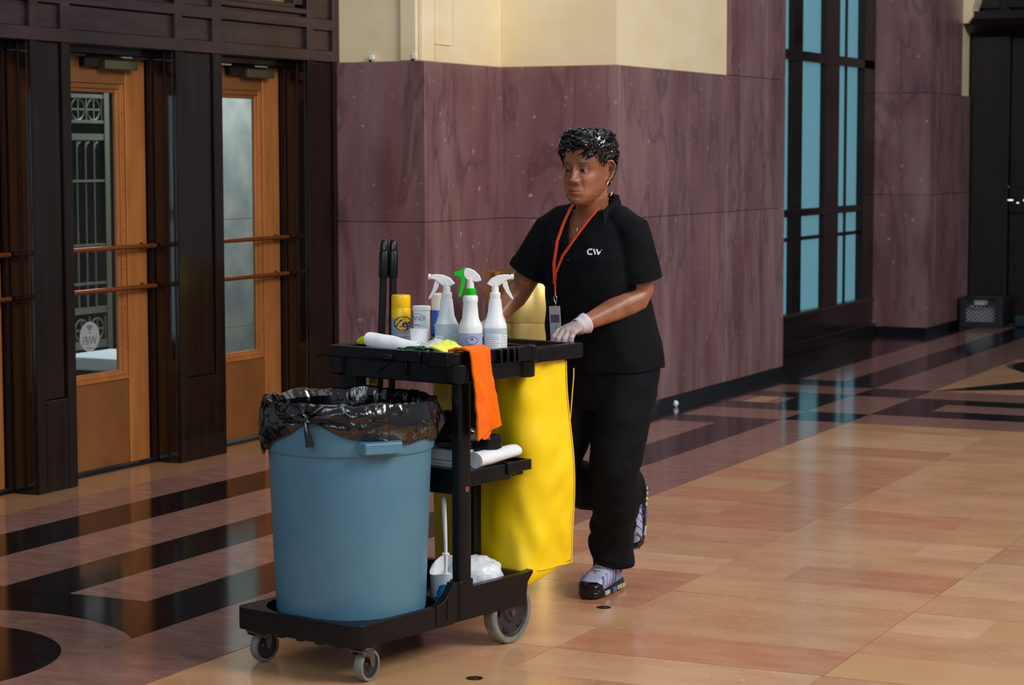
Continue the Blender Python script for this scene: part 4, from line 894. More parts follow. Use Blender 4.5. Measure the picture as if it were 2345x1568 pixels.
# ---- lower deck goods (z .15)
DZ = .1515
t = thing('toilet_brush_set', .125, .515, DZ, 'white toilet brush standing in its white holder on the lower deck', 'brush')
rings = []
for z, r_ in ((0,.048),(.004,.050),(.07,.053),(.095,.055)):
    rings.append([(r_*math.cos(a), r_*math.sin(a), z+(0 if z < .09 else .018-.022*math.cos(a-FA)+.012*math.cos(2*(a-FA)))) for a in np.linspace(0,2*PI,37)[:-1]])
inner = [[((r_)*math.cos(a), r_*math.sin(a), z+(0 if z < .09 else .017-.022*math.cos(a-FA)+.012*math.cos(2*(a-FA)))) for a in np.linspace(0,2*PI,37)[:-1]] for z, r_ in ((.095,.051),(.07,.048),(.01,.045))]
q = MB(); q.loft(rings+inner, True); obj('holder', q, 'white', t, smooth=True)
q = MB(); q.tube([(.006,-.010,.03),(.004,-.008,.15),(-.004,0,.20),(-.010,0,.32),(-.012,0,.335),(-.013,0,.345)], [.006,.006,.007,.0095,.0085,.003], 12, flat=.75); q.lathe([(.013,0),(.013,.004),(.008,.006)], (-.001,-.004,.158), 16); obj('brush_handle', q, 'white', t, smooth=True)
q = MB(); q.ball((.004,-.006,.06), (.03,.03,.04), 16, 10); obj('brush_head', q, 'white', t, smooth=True)
q = MB(); q.ball((0,0,.024), (.045,.035,.028), 18, 12)
for i, v in enumerate(q.v): n_ = noise.noise(Vector(v)*50); q.v[i] = (v[0]*(1+.5*n_), v[1]*(1+.4*n_), max(0,v[2]*(1+.5*n_)))
o = tag(obj('teal_cloth', q, 'teal', smooth=True), 'crumpled teal cloth beside the toilet brush holder on the lower deck', 'cloth'); o.location = CW(.185,.455,DZ+.01)
q = MB(); q.ball((0,0,.0), (.100,.105,.072), 48, 30)
for i, v in enumerate(q.v):
    p = Vector(v)*14; n_ = abs(noise.noise(p))*1.2+abs(noise.noise(p*2.3))*.6-.4; q.v[i] = (v[0]*(1+.22*n_), v[1]*(1+.22*n_), max(-.06, v[2]*(1+.3*n_)))
o = tag(obj('plastic_bag', q, 'plasticbag', smooth=True, angle=0), 'crumpled thin white plastic bag on the lower deck behind the right post', 'plastic bag'); o.location = CW(.128,.640,DZ+.066); o.rotation_euler = (0,0,RZ)
# ================================================================ THE WORKER
PX, PY = .07, 1.45          # her standing point in the cart frame; she faces -y
person = tag(empty('person', CW(PX, PY, 0), RZ), 'person in black polo and dark trousers pushing the cart with gloved hands', 'person')
HX, HY, HZ, HA = .035, -.125, 1.548, math.radians(4)     # head centre and turn
def interp(z, tab):
    zs = [t[0] for t in tab]; return [float(np.interp(z, zs, [t[k] for t in tab])) for k in range(1, len(tab[0]))]
HT = [(-.122,.020,-.066,-.020),(-.115,.029,-.082,-.008),(-.102,.043,-.090,.010),(-.085,.0555,-.092,.030),(-.062,.0665,-.090,.052),(-.035,.0725,-.089,.074),(0,.0755,-.086,.090),(.03,.078,-.090,.096),(.055,.078,-.087,.094),(.08,.071,-.076,.083),(.10,.056,-.057,.062),(.113,.036,-.034,.038),(.119,.012,-.010,.012)]
def g(x, s): return math.exp(-(x/s)**2)
def head_pt(z, a, off=0.0, feat=True):
    w, yf, yb = interp(z, HT); c, s = math.cos(a), math.sin(a)      # a=0 -> front (-y); a=+90 -> her left (+x)
    y0 = (yf+yb)/2+.004; hd = (yf-y0) if c > 0 else (yb-y0)
    e = 2/2.35
    x = w*math.copysign(abs(s)**e, s); y = y0+hd*abs(c)**e
    n = Vector((x/max(w,.01), (y-y0)/max(abs(hd),.01), z/.16)); n.normalize()
    x += n.x*off; y += n.y*off; zz = z+n.z*off
    if feat and c > .0 and off < .004:
        f = 0.0; ax = abs(x)
        t = (z+.034)/.052          # nose ridge 0 at the tip .. 1 at the root
        if -.35 < t < 1.1:
            amt = .0235*max(0,1-t)**.9 if t > 0 else .0235*(1+t/.35)**.7 if t > -.35 else 0
            f += (amt*.88+.004)*g(x, .0095+.0035*(1-max(0,min(1,t))))
        f += .0115*g(ax-.0145, .0075)*g(z+.036, .0085)            # wings
        f -= .007*g(ax-.0085, .0038)*g(z+.0465, .0040)              # nostrils
        f -= .0115*g(ax-.031, .0155)*g(z-.001, .0115)             # sockets
        f += .0025*g(ax-.030, .020)*g(z-.023, .0075)              # brow
        f += .0075*g(ax-.044, .019)*g(z+.028, .018)               # cheek
        f -= .0030*g(ax-.028-.25*max(0,-z-.045), .0055)*g(z+.056, .020)      # nose-mouth fold
        f += .0035*g(ax-.030, .012)*g(z+.0165, .0045)             # bags under eyes
        f += .0120*g(x, .020)*g(z+.0665, .0055)*1.0+.0125*g(x, .018)*g(z+.0785, .0058)  # lips
        f -= .0045*g(x, .021)*g(z+.0725, .0022)
        f -= .0035*g(x, .016)*g(z+.091, .005)                     # under lip
        f += .0065*g(x, .018)*g(z+.106, .010)                     # chin
        f += .004*g(ax-.040, .014)*g(z+.082, .020)                # jowl
        y -= f; x *= 1-.02*g(z-.0,.02)
    return (x, y, zz)
def to_body(p):     # head space -> person space
    x, y, z = p; return (HX+x*math.cos(HA)-y*math.sin(HA), HY+x*math.sin(HA)+y*math.cos(HA), HZ+z)
bm_ = MB()
zs = list(np.linspace(-.1215, .118, 96)); rings = [[to_body(head_pt(z, 2*PI*j/128)) for j in range(128)] for z in zs]
bm_.loft(rings, True)
# eyelids
for s_ in (-1, 1):
    for (e0, e1) in ((.12, 1.35), (-1.3, -.34)):
        c = (s_*.0305, -.0700, .0015); R_ = .0135; vs_o, vs_i = [], []
        na, ne = 14, 6; q = MB()
        def sp(r, az, el): return (c[0]+r*math.sin(az), c[1]-r*math.cos(az)*math.cos(el), c[2]+r*math.sin(el)*.9)
        outer = [[sp(R_+.0012, az, e0+(e1-e0)*k/ne+(.10*abs(az) if e0 > 0 else 0)*(-1)) for az in np.linspace(-1.15, 1.15, na)] for k in range(ne+1)]
        inner = [[sp(R_-.0030, az, e0+(e1-e0)*k/ne) for az in np.linspace(-1.15, 1.15, na)] for k in range(ne+1)]
        rr_ = [o_+i_[::-1] for o_, i_ in zip(outer, inner)]
        q.loft([[to_body(p) for p in r_] for r_ in rr_], True); bm_.add(q.v, q.f)
    # ear
    q = MB(); ez = -.002
    q.tube([to_body((s_*(.0775+.006*math.sin(PI*t)), .012+.006*t+.013*math.sin(2*PI*t*.5+.2), ez+.030-.060*t)) for t in np.linspace(0,1,9)], [.006,.008,.0085,.008,.0075,.007,.0075,.0075,.005], 10)
    q.tube([to_body((s_*.077, -.004, ez+.020)), to_body((s_*.082,.0,ez+.034)), to_body((s_*.091,.014,ez+.036)), to_body((s_*.095,.024,ez+.022)), to_body((s_*.092,.024,ez+.0)), to_body((s_*.085,.014,ez-.022)), to_body((s_*.079,.006,ez-.034))], [.004,.0045,.005,.005,.005,.0055,.006], 8)
    bm_.add(q.v, q.f)
bm_.tube([to_body((0,.030,-.03)), to_body((0,.028,-.09)), (HX*.6,-.078,1.405), (0,-.055,1.355)], [(.054,.050),(.056,.055),(.060,.060),(.085,.075)], 32, ref=(0,1,0))
def tring(z, a, b, cx, cy, n=48, p=2.4):
    return [(cx+a*math.copysign(abs(math.cos(t))**(2/p), math.cos(t)), cy+b*math.copysign(abs(math.sin(t))**(2/p), math.sin(t)), z) for t in [2*PI*j/n for j in range(n)]]
BT = [(.80,.180,.135,0,.020),(.90,.185,.140,0,.015),(1.00,.172,.140,0,.0),(1.10,.165,.135,0,-.022),(1.20,.168,.128,0,-.040),(1.28,.168,.110,0,-.050),(1.34,.140,.078,0,-.055),(1.385,.095,.058,0,-.056),(1.41,.064,.052,.005,-.06)]
bm_.loft([tring(*t) for t in BT], True)
LS, LE, LW = (.165,-.055,1.345), (.186,-.005,1.108), (.100,-.264,1.014)
RS, RE, RW = (-.165,-.060,1.340), (-.282,-.090,1.130), (-.285,-.262,1.006)
def midp(a, b, t, push=(0,0,0)): return tuple(a[i]+(b[i]-a[i])*t+push[i] for i in range(3))
for S_, E_, W_ in ((LS,LE,LW),(RS,RE,RW)):
    bm_.tube([S_, midp(S_,E_,.3), midp(S_,E_,.65), midp(S_,E_,.93), midp(E_,W_,.08), midp(E_,W_,.28), midp(E_,W_,.6), midp(E_,W_,.88), W_], [.048,.050,.050,.044,.045,.0475,.037,.0275,.027], 24)
def hand(mb, wrist, fwd, up, side, rad=1.0, off=0.0):
    """palm, four fingers, thumb. side=+1: thumb on the +x side"""
    F = Vector(fwd).normalized(); U = Vector(up); U = (U-F*U.dot(F)).normalized(); X = F.cross(U)*side
    if X.x*side < 0: X = -X
    Wv = Vector(wrist)
    P = lambda x, y, z: tuple(Wv+X*x+F*y+U*z)
    def ring(y, a, b, z=0, x=0): return [P(x+(a+off)*math.cos(t), y, z+(b+off)*math.sin(t)) for t in np.linspace(0, 2*PI, 25)[:-1]]
    mb.loft([ring(-.012,.024,.020), ring(.0,.026,.020), ring(.022,.033,.0195,.001,.002), ring(.048,.040,.0175,.002,.001), ring(.072,.042,.0145,.003), ring(.088,.040,.0115,.002), ring(.094,.034,.007,.001)], True)
    for k, (x0, ln, y0) in enumerate(((.0305,.072,.086),(.0105,.080,.091),(-.0100,.074,.088),(-.0290,.060,.080))):
        ang = [.42+.05*k, 1.12+.06*k, 1.75]; seg = [.45*ln,.30*ln,.25*ln]; p = Vector((x0*.96, y0-.012, .003)); pts = [tuple(p)]; y, z = p.y+.012, p.z; pts.append((x0, y, z))
        for a_, s_ in zip(ang, seg):
            y += s_*math.cos(a_); z -= s_*math.sin(a_); pts.append((x0, y, z))
        r = .0092 if k < 3 else .0082
        full = []; rr = []
        for i in range(len(pts)-1):
            for t in (0, .5): full.append(tuple(pts[i][c]+(pts[i+1][c]-pts[i][c])*t for c in range(3)))
        full.append(pts[-1]); rr = [r*1.0+off, r*1.05+off, r*1.08+off, r*.98+off, r*1.02+off, r*.95+off, r*.93+off, r*.88+off, r*.55+off][:len(full)]
        while len(rr) < len(full): rr.append(r*.6+off)
        mb.tube([P(*p_) for p_ in full], rr, 12)
    mb.tube([P(.020,.016,-.004), P(.038,.034,-.010), P(.048,.056,-.018), P(.048,.074,-.028), P(.044,.084,-.036)], [.013+off,.0125+off,.0105+off,.0095+off,.006+off], 12)
FL = (-.10, -1, -.32)
hand(bm_, LW, (.06,-1,-.22), (0,.2,1), -1); hand(bm_, RW, (.10,-1,-.30), (0,.2,1), 1)
me = bm_.mesh('b'); tmp = bpy.data.objects.new('b', me); COL.objects.link(tmp)
rm = tmp.modifiers.new('r','REMESH'); rm.mode = 'VOXEL'; rm.voxel_size = .0023
smo = tmp.modifiers.new('s','SMOOTH'); smo.iterations = 2; smo.factor = .5
me2 = bpy.data.meshes.new_from_object(tmp.evaluated_get(bpy.context.evaluated_depsgraph_get())); bpy.data.objects.remove(tmp)
me2.name = 'body'
# skin tint by body part (lips, brows, tattoos), shade painted into nostrils, lip line
nv = len(me2.vertices); co = np.empty(nv*3); me2.vertices.foreach_get('co', co); co = co.reshape(-1,3)
dx, dy = co[:,0]-HX, co[:,1]-HY; hx = dx*math.cos(HA)+dy*math.sin(HA); hy = -dx*math.sin(HA)+dy*math.cos(HA); hz = co[:,2]-HZ
G = lambda x, s: np.exp(-(x/s)**2)
front = (hy < -.04).astype(float); ax = np.abs(hx)
lip = front*np.clip(1.6*G(hx, .0235)*(G(hz+.0665-.002*G(hx,.006), .0062)+G(hz+.0785, .0068))-.35, 0, 1)
line = front*G(hx,.022)**1*G(hz+.0723, .0016)
brow = front*np.clip(1.7*G(ax-.031,.0175)*G(hz-.0235-.004*G(ax-.036,.012), .0042)-.3, 0, 1)
nost = front*G(ax-.0088,.0036)*G(hz+.0475,.0030)
lash = front*G(ax-.0305,.0135)*(G(hz-.0045+.12*np.clip(ax-.034,0,1), .0014)*.8+G(hz+.0062, .0012)*.35)
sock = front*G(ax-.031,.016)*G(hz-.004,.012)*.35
scalp = ((hz > .045) & (hy > -.035)).astype(float)*.8+((hz>.0)&(hy>.015)).astype(float)*.5
tat = np.zeros(nv)
rng = np.random.RandomState(3)
for t_, off_, r_t in ((.74, (.028,-.004,.012), .024), (.70, (.022,-.012,.020), .016), (None, (.004,-.150,1.318), .020)):      # small tattoos: forearm and chest
    c_ = np.array(off_) if t_ is None else np.array(LE)+(np.array(LW)-np.array(LE))*t_+np.array(off_)
    dd = np.linalg.norm(co-c_, axis=1)
    pat = (np.abs(np.sin(co[:,0]*420+np.sin(co[:,2]*300)*2))*np.abs(np.sin(co[:,2]*460+co[:,1]*200)) > .45)
    tat = np.maximum(tat, np.clip((r_t-dd)/.006, 0, 1)*pat)
tint = np.ones((nv,4), dtype=np.float32); base = np.array([1,1,1.])
def mixc(t, w, c):
    w = np.clip(w,0,1)[:,None]; t[:,:3] = t[:,:3]*(1-w)+np.array(c)*w
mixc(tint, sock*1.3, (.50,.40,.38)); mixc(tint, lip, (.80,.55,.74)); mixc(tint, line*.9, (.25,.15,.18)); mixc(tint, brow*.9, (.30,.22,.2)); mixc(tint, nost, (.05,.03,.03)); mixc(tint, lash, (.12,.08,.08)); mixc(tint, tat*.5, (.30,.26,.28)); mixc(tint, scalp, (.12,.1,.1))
at = me2.color_attributes.new('tint', 'FLOAT_COLOR', 'POINT'); at.data.foreach_set('color', tint.ravel())
sk = mat('skin', (148,88,58), .38, sss=.12, spec=.5, bump=.10, bscale=180, bdist=.002)
nt = sk.node_tree; b = bsdf(sk); ca = nt.nodes.new('ShaderNodeVertexColor'); ca.layer_name = 'tint'; tc = nt.nodes.new('ShaderNodeTexCoord')
nz = nt.nodes.new('ShaderNodeTexNoise'); nz.inputs['Scale'].default_value = 16; nt.links.new(tc.outputs['Object'], nz.inputs[0])
rp = nt.nodes.new('ShaderNodeValToRGB'); rp.color_ramp.elements[0].position = .35; rp.color_ramp.elements[1].position = .7; rp.color_ramp.elements[0].color = lin((134,82,55)); rp.color_ramp.elements[1].color = lin((168,109,79)); nt.links.new(nz.outputs[0], rp.inputs[0])
mx = nt.nodes.new('ShaderNodeMix'); mx.data_type = 'RGBA'; mx.blend_type = 'MULTIPLY'; mx.inputs[0].default_value = 1; nt.links.new(rp.outputs[0], mx.inputs[6]); nt.links.new(ca.outputs[0], mx.inputs[7]); nt.links.new(mx.outputs[2], b.inputs['Base Color'])
body = link('body', me2, sk, person, smooth=True, angle=0)
# eyes
for s_ in (-1, 1):
    c = to_body((s_*.0305, -.0700, .0015)); q = MB(); q.ball((0,0,0), (.0128,.0128,.0125), 20, 14); e = obj('eye', q, 'eye', person, smooth=True); e.location = c
    q = MB(); gz = Vector((-.10, -1, -.10)).normalized(); Rm = gz.to_track_quat('Z','Y').to_matrix().to_4x4(); q.lathe([(.0080,.0100),(.0076,.0110),(.004,.0128),(0,.0132)], n=20, mtx=Rm); obj('iris', q, 'iris', e, smooth=True)
# hair: wet-look short curls
cap = MB(); ZL = np.linspace(-.075, .119, 40); NA = 72
def hairoff(z, a):      # thickness, zero outside the hairline
    c = math.cos(a); d = abs(((a+PI) % (2*PI))-PI)          # 0 front .. pi back
    line = np.interp(d, [0,.45,.8,1.0,1.2,1.38,1.50,1.70,2.0,2.15,2.4,PI], [.072,.070,.064,.052,.026,.004,.026,.036,.034,.0,-.060,-.075])
    t = (z-line)/.022
    if t <= 0: return -.004
    th = .007+.012*min(1, max(0,(z-.01)/.05))+.012*min(1, max(0,(z-.06)/.05))+.009*min(1, max(0,(z-.095)/.02))
    return -.004+(th+.004)*min(1,t)**.6
cap.loft([[to_body(head_pt(z, 2*PI*j/NA, hairoff(z, 2*PI*j/NA)+.0028*noise.noise(Vector((math.cos(2*PI*j/NA)*4, math.sin(2*PI*j/NA)*4, z*70))), False)) for j in range(NA)] for z in ZL], True)
hr = obj('hair', cap, 'hair', person, smooth=True, angle=0)
rr = random.Random(5); q = MB()
for i in range(620):
    a = rr.uniform(-PI, PI); z = rr.uniform(-.07, .116)
    if hairoff(z, a) < .002: continue
    L_ = rr.uniform(.028,.06); pts = []; tw = rr.uniform(-1,1); dz = rr.uniform(-.8,.5) if z > .05 else rr.uniform(-1,-.4)
    da = (-1 if math.sin(a) > 0 else 1)*rr.uniform(.2,1.0) if z > .05 else rr.uniform(-.2,.2)
    lift = rr.uniform(.0,.005)+(.009*rr.random()**2 if z > .07 else 0)
    for k in range(6):
        t = k/5; zz = min(.1185, z+dz*L_*t); aa = a+da*t*.45+.12*math.sin(t*4+tw*3)
        h_ = hairoff(zz, aa)
        if h_ < -.002 and z < .06: break
        pts.append(to_body(head_pt(zz, aa, max(h_,.002)+.001+lift*math.sin(PI*t), False)))
    if len(pts) > 3: q.tube(pts, [.0020,.0036,.0042,.0038,.0026,.0010][:len(pts)], 5)
# top loops giving the raised tousled outline
for i in range(110):
    a = rr.uniform(-PI, PI); r0 = rr.uniform(.0,.055); c = Vector((r0*math.sin(a), .004-r0*math.cos(a)*1.15, .130+.010*rr.random()-r0*r0*9)); ph = rr.uniform(0,2*PI); R_ = rr.uniform(.010,.019)
    pts = [to_body((c.x+R_*math.cos(ph+t)*1.1, c.y+R_*math.sin(ph+t)*.8, c.z+R_*.55*math.sin(t*1.1)-.003*t)) for t in np.linspace(0, 3.6, 9)]
    q.tube(pts, [.0018,.0032,.0038,.0040,.0038,.0034,.0028,.0020,.0008], 5)
for (x0,y0,z0,x1,y1,z1) in ((-.055,-.062,.072,-.094,-.082,.060),(-.060,-.055,.066,-.082,-.048,.035),(-.060,-.050,.060,-.078,-.045,.012),(-.040,-.075,.078,-.072,-.086,.064),(-.062,-.045,.050,-.079,-.038,-.002),(.050,-.066,.070,.073,-.050,.030),(.062,-.05,.06,.079,-.036,.012)):
    q.tube([to_body((x0+(x1-x0)*t, y0+(y1-y0)*t, z0+(z1-z0)*t+.010*math.sin(PI*t))) for t in np.linspace(0,1,6)], [.003,.003,.0026,.002,.0014,.0006], 5)
obj('curls', q, 'hair', hr, smooth=True)
# earrings
for s_ in (-1, 1):
    q = MB(); c = to_body((s_*.083, .004, -.062)); q.tube([(c[0]+s_*.004+.0, c[1]+.0165*math.cos(a), c[2]+.026*math.sin(a)) for a in np.linspace(0, 2*PI, 33)], .0011, 6, cap=False); obj('hoop_earring', q, 'gold', person, smooth=True)
# ---- polo shirt
sh = MB()
ST = [(.835,.222,.168,.0,.030),(.88,.222,.170,.0,.026),(.94,.216,.168,0,.018),(1.0,.205,.166,0,.004),(1.06,.197,.162,0,-.010),(1.12,.193,.156,0,-.022),(1.18,.192,.150,0,-.036),(1.24,.192,.140,0,-.046),(1.30,.190,.118,0,-.052),(1.345,.182,.095,0,-.054),(1.385,.145,.076,.004,-.054),(1.415,.100,.070,.012,-.056),(1.44,.074,.064,.018,-.060),(1.462,.066,.062,.020,-.062)]
sh.loft([tring(t[0], t[1], t[2], t[3], t[4], 72, 2.3) for t in ST], True)
for S_, E_ in ((LS,LE),(RS,RE)):
    sx = 1 if S_[0] > 0 else -1
    q_ = [(sx*.05,-.055,1.385), (sx*.12,-.055,1.372), midp(S_,E_,.02,(sx*.012,0,0)), midp(S_,E_,.2,(sx*.004,0,0)), midp(S_,E_,.42), midp(S_,E_,.62), midp(S_,E_,.80)]
    sh.tube(q_, [.045,.055,.062,.070,.075,.078,.081], 28)
me = sh.mesh('s'); tmp = bpy.data.objects.new('s', me); COL.objects.link(tmp)
rm = tmp.modifiers.new('r','REMESH'); rm.mode = 'VOXEL'; rm.voxel_size = .0042
smo = tmp.modifiers.new('s','SMOOTH'); smo.iterations = 6; smo.factor = .6
me3 = bpy.data.meshes.new_from_object(tmp.evaluated_get(bpy.context.evaluated_depsgraph_get())); bpy.data.objects.remove(tmp)
b2_ = bmesh.new(); b2_.from_mesh(me3)
def cutplane(p, nrm, keep=None):
    """bisect and drop what lies beyond the plane where keep(point) is true"""
    p, nrm = Vector(p), Vector(nrm).normalized()
    geom = [f for f in b2_.faces if keep is None or keep(f.calc_center_median())]
    es = {e for f in geom for e in f.edges}; vs = {v for f in geom for v in f.verts}
    bmesh.ops.bisect_plane(b2_, geom=list(geom)+list(es)+list(vs), plane_co=p, plane_no=nrm, dist=1e-6)
    dele = [f for f in b2_.faces if (f.calc_center_median()-p).dot(nrm) > 1e-6 and (keep is None or keep(f.calc_center_median()))]
    bmesh.ops.delete(b2_, geom=dele, context='FACES')
def outside(c):
    a, b__, cx, cy = interp(c.z, ST); return abs((c.x-cx)/a)**2.3+abs((c.y-cy)/b__)**2.3 > 1.07
cutplane((0,.03,.845), (0,.06,-1))                       # hem
for S_, E_ in ((LS,LE),(RS,RE)):
    Sv, Ev = Vector(S_), Vector(E_); ax_ = (Ev-Sv).normalized()
    cutplane(Sv+ax_*.185, ax_, lambda c, Sv=Sv, ax_=ax_: ((c-Sv)-ax_*((c-Sv).dot(ax_))).length < .105 and abs(c.x) > .12 and c.z < 1.32 and outside(c))
# neck opening and open placket
cutplane((0.02,-.055,1.430), (0,-.35,1))
for s_ in (-1, 1):
    n_ = Vector((-s_*1.0, 0, .42)); 
# V: drop faces in front between two slanted planes meeting low on the chest
V0 = Vector((-.012, 0, 1.285))
for f in list(b2_.faces):
    c = f.calc_center_median()
    if c.y < -.075 and c.z > V0.z:
        w = (c.z-V0.z)*.42
        if abs(c.x-V0.x-.010*(c.z-V0.z)/.1) < w: b2_.faces.remove(f)
loose = [v for v in b2_.verts if not v.link_faces]; bmesh.ops.delete(b2_, geom=loose, context='VERTS')
bd = [v for v in b2_.verts if v.is_boundary]
for _ in range(3): bmesh.ops.smooth_vert(b2_, verts=bd, factor=.5, use_axis_x=True, use_axis_y=True, use_axis_z=True)
for v in b2_.verts:      # cloth folds
    c = v.co; t = max(0, min(1, (1.30-c.z)/.2))
    d = .0060*noise.noise(Vector((c.x*7, c.y*7, c.z*4)))+.0045*noise.noise(Vector((c.x*16+c.z*9, c.y*14, c.z*7+2)))+.004*math.sin((c.z-.5*c.x)*42+3*noise.noise(c*5))*t*max(0, min(1, (c.z-.86)/.1))*.6
    v.co = c+v.normal*d
b2_.to_mesh(me3); b2_.free(); me3.name = 'polo_shirt'
shirt = link('polo_shirt', me3, 'shirt', person, smooth=True, angle=0); s = shirt.modifiers.new('s','SOLIDIFY'); s.thickness = .003
# sleeve bands
for S_, E_ in ((LS,LE),(RS,RE)):
    Sv, Ev = Vector(S_), Vector(E_); ax_ = (Ev-Sv).normalized(); q = MB(); c0 = Sv+ax_*.160; c1 = Sv+ax_*.1865
    u = Vector((0,1,0)); u = (u-ax_*u.dot(ax_)).normalized(); w = ax_.cross(u)
    rg = lambda c, r: [tuple(c+u*r*math.cos(a)+w*r*math.sin(a)) for a in np.linspace(0,2*PI,49)[:-1]]
    q.loft([rg(c1,.0765), rg(c1,.0815), rg(c0,.0805), rg(c0,.0755)], False); obj('sleeve_band', q, 'shirt', shirt, smooth=True)
# collar: two flaps turned down
for s_ in (-1, 1):
    q = MB(); rows = []
    for k in range(15):
        t = k/14; a = PI/2*0+t*2.25        # from the back round to the front
        r_in = .066+.006*t
        cx_, cy_ = .016, -.058; ang = PI/2-s_*a*1.0        # pi/2 = back
        x, y = cx_+r_in*math.cos(ang)*1.05, cy_+(r_in+.008*t)*math.sin(ang)
        ztop = 1.462-.008*t-.060*max(0,t-.55)**1.0*2; zlow = ztop-.038-.040*t
        ro = r_in+.017+.016*t; xo, yo = cx_+ro*math.cos(ang)*1.05+s_*.016*t, cy_+(ro+.010*t)*math.sin(ang)-.004*t
        rows.append([(x,y,ztop-.030),(x,y,ztop),(x+(xo-x)*.45,y+(yo-y)*.45,ztop+.004),(xo,yo,zlow),(xo-(xo-x)*.08,yo-(yo-y)*.08,zlow-.001),(x+(xo-x)*.3,y+(yo-y)*.3,ztop-.006)])
    q.loft(rows, True); obj('collar', q, 'shirt', shirt, smooth=True, angle=50)
def shirt_y(x, z):       # front of the shirt
    a, b_, cx, cy = interp(z, ST); return cy-(b_)*max(0, 1-abs((x-cx)/a)**2.3)**(1/2.3)
for (x, z) in ((-.004,1.272),(-.002,1.236),(.034,1.345)):
    q = MB(); q.lathe([(.0045,0),(.0045,.0015),(.002,.002),(0,.001)], n=12, mtx=Matrix.Translation((x, shirt_y(x,z)-.004, z)) @ Matrix.Rotation(PI/2,4,'X')); obj('button', q, mat('button',(46,46,54),.2), shirt, smooth=True)
# chest logo: letters C W with a red dot
lg = MB(); rd = MB()
def stroke(pts, w):
    for (xa, ya), (xb, yb) in zip(pts[:-1], pts[1:]):
        d = Vector((xb-xa, yb-ya)); 
        if d.length == 0: continue
        d.normalize(); nx, ny = -d.y*w/2, d.x*w/2; e = w*.18
        lg.add([(xa-d.x*e+nx,ya-d.y*e+ny,0),(xb+d.x*e+nx,yb+d.y*e+ny,0),(xb+d.x*e-nx,yb+d.y*e-ny,0),(xa-d.x*e-nx,ya-d.y*e-ny,0)], [(0,1,2,3)])
stroke([(-.003,.0135),(-.010,.0135)]+[(-.010+.0085*math.cos(a), .0045*0+.0050+.0085*math.sin(a)) for a in np.linspace(PI/2, 3*PI/2, 9)]+[(-.010,-.0035),(-.001,-.0035)], .0052)
stroke([(.0025,.0135),(.0100,-.0035)], .0052); stroke([(.0125,.0135),(.0205,-.0035)], .0052); stroke([(.0205,-.0035),(.0250,.006)], .0046)
rd.prism([(.0285+.0032*math.cos(a), .0115+.0032*math.sin(a)) for a in np.linspace(0,2*PI,17)[:-1]], 0, 0)
LX, LZ = .094, 1.262
def onchest(mb, lift):
    out = MB(); out.f = mb.f
    for x, y, _ in mb.v:
        X_, Z_ = LX+x*1.0, LZ+y; out.v.append((X_, shirt_y(X_, Z_)-lift, Z_))
    return out
obj('chest_logo', onchest(lg, .0105), 'white', shirt); obj('logo_dot', onchest(rd, .0110), 'red', shirt)
# lanyard
def lane(pts, w=.007, m='lanyard', name='lanyard', par=None):
    q = MB(); q.tube(pts, [(w, .0012)]*len(pts), 8, ref=(1,0,0)); return obj(name, q, m, par or person, smooth=True)
BXx, BZz = -.062, 1.150          # where the straps meet
def sy(x, z, l=.010): return shirt_y(x, z)-l
lp = [(-.050,-.030,1.455),(-.055,-.095,1.420),(-.052,-.128,1.385)]
lane([(-.048,-.070,1.450),(-.050,-.112,1.415),(-.052,sy(-.052,1.36,.014),1.36),(-.058,sy(-.058,1.30,.014),1.30),(-.062,sy(-.062,1.22,.013),1.22),(BXx,sy(BXx,BZz,.013),BZz)])
lane([(.078,-.066,1.452),(.072,-.112,1.418),(.055,sy(.055,1.375,.018),1.375),(.020,sy(.02,1.32,.012),1.32),(-.022,sy(-.02,1.25,.014),1.25),(-.052,sy(-.05,1.19,.013),1.19),(BXx,sy(BXx,BZz,.014),BZz)])
ly = sy(BXx, 1.10, .016)
ln = lane([(BXx,ly,1.155),(BXx,ly,1.118)], .004)
q = MB(); q.tube([(BXx,ly,1.120),(BXx+.003,ly,1.108),(BXx-.004,ly,1.095),(BXx+.003,ly,1.082),(BXx,ly,1.070)], .0015, 6); q.tube([(BXx+.007*math.cos(a),ly,1.098+.012*math.sin(a)) for a in np.linspace(0,2*PI,17)], .0013, 6, cap=False); obj('lanyard_clip', q, 'silver', ln, smooth=True)
bt = Matrix.Translation((BXx+.004, ly-.004, 1.010)) @ Matrix.Rotation(-.06,4,'Y')
bg = MB(); bg.box(-.024,.024,-.0015,.0015,-.062,.062); badge = obj('badge_sleeve', bg, 'badge', person, bevel=.001); badge.matrix_local = bt
q = MB(); q.box(-.018,.020,-.0025,-.0016,.004,.032); obj('badge_header', q, 'badgetop', badge); q = MB(); q.box(-.014,.020,-.0025,-.0016,-.040,.003); obj('badge_card', q, 'badgelow', badge)
tm = text_mb('J', .020); q = MB(); q.v = [(x+.004, -.0028, y-.016) for x, y, _ in tm.v]; q.f = tm.f; obj('badge_letter', q, 'printblack', badge)
q = MB(); q.box(-.020,-.004,-.0026,-.0016,-.052,-.040); q.box(.0,.018,-.0026,-.0016,-.050,-.042); obj('badge_coins', q, 'silver', badge)
# necklace
def chest(x, z): a, b_, cx, cy = interp(z, BT); return cy-b_*max(0, 1-abs((x-cx)/a)**2.4)**(1/2.4)
q = MB(); q.tube([(-.045,-.105,1.410),(-.034,-.122,1.385),(-.012,chest(-.012,1.36)-.004,1.360),(.008,chest(0,1.352)-.004,1.354),(.030,-.125,1.375),(.055,-.110,1.405)], .0009, 6); q.ball((-.002,chest(0,1.34)-.006,1.336), (.005,.003,.012), 10, 8); obj('necklace', q, 'silver', person, smooth=True)
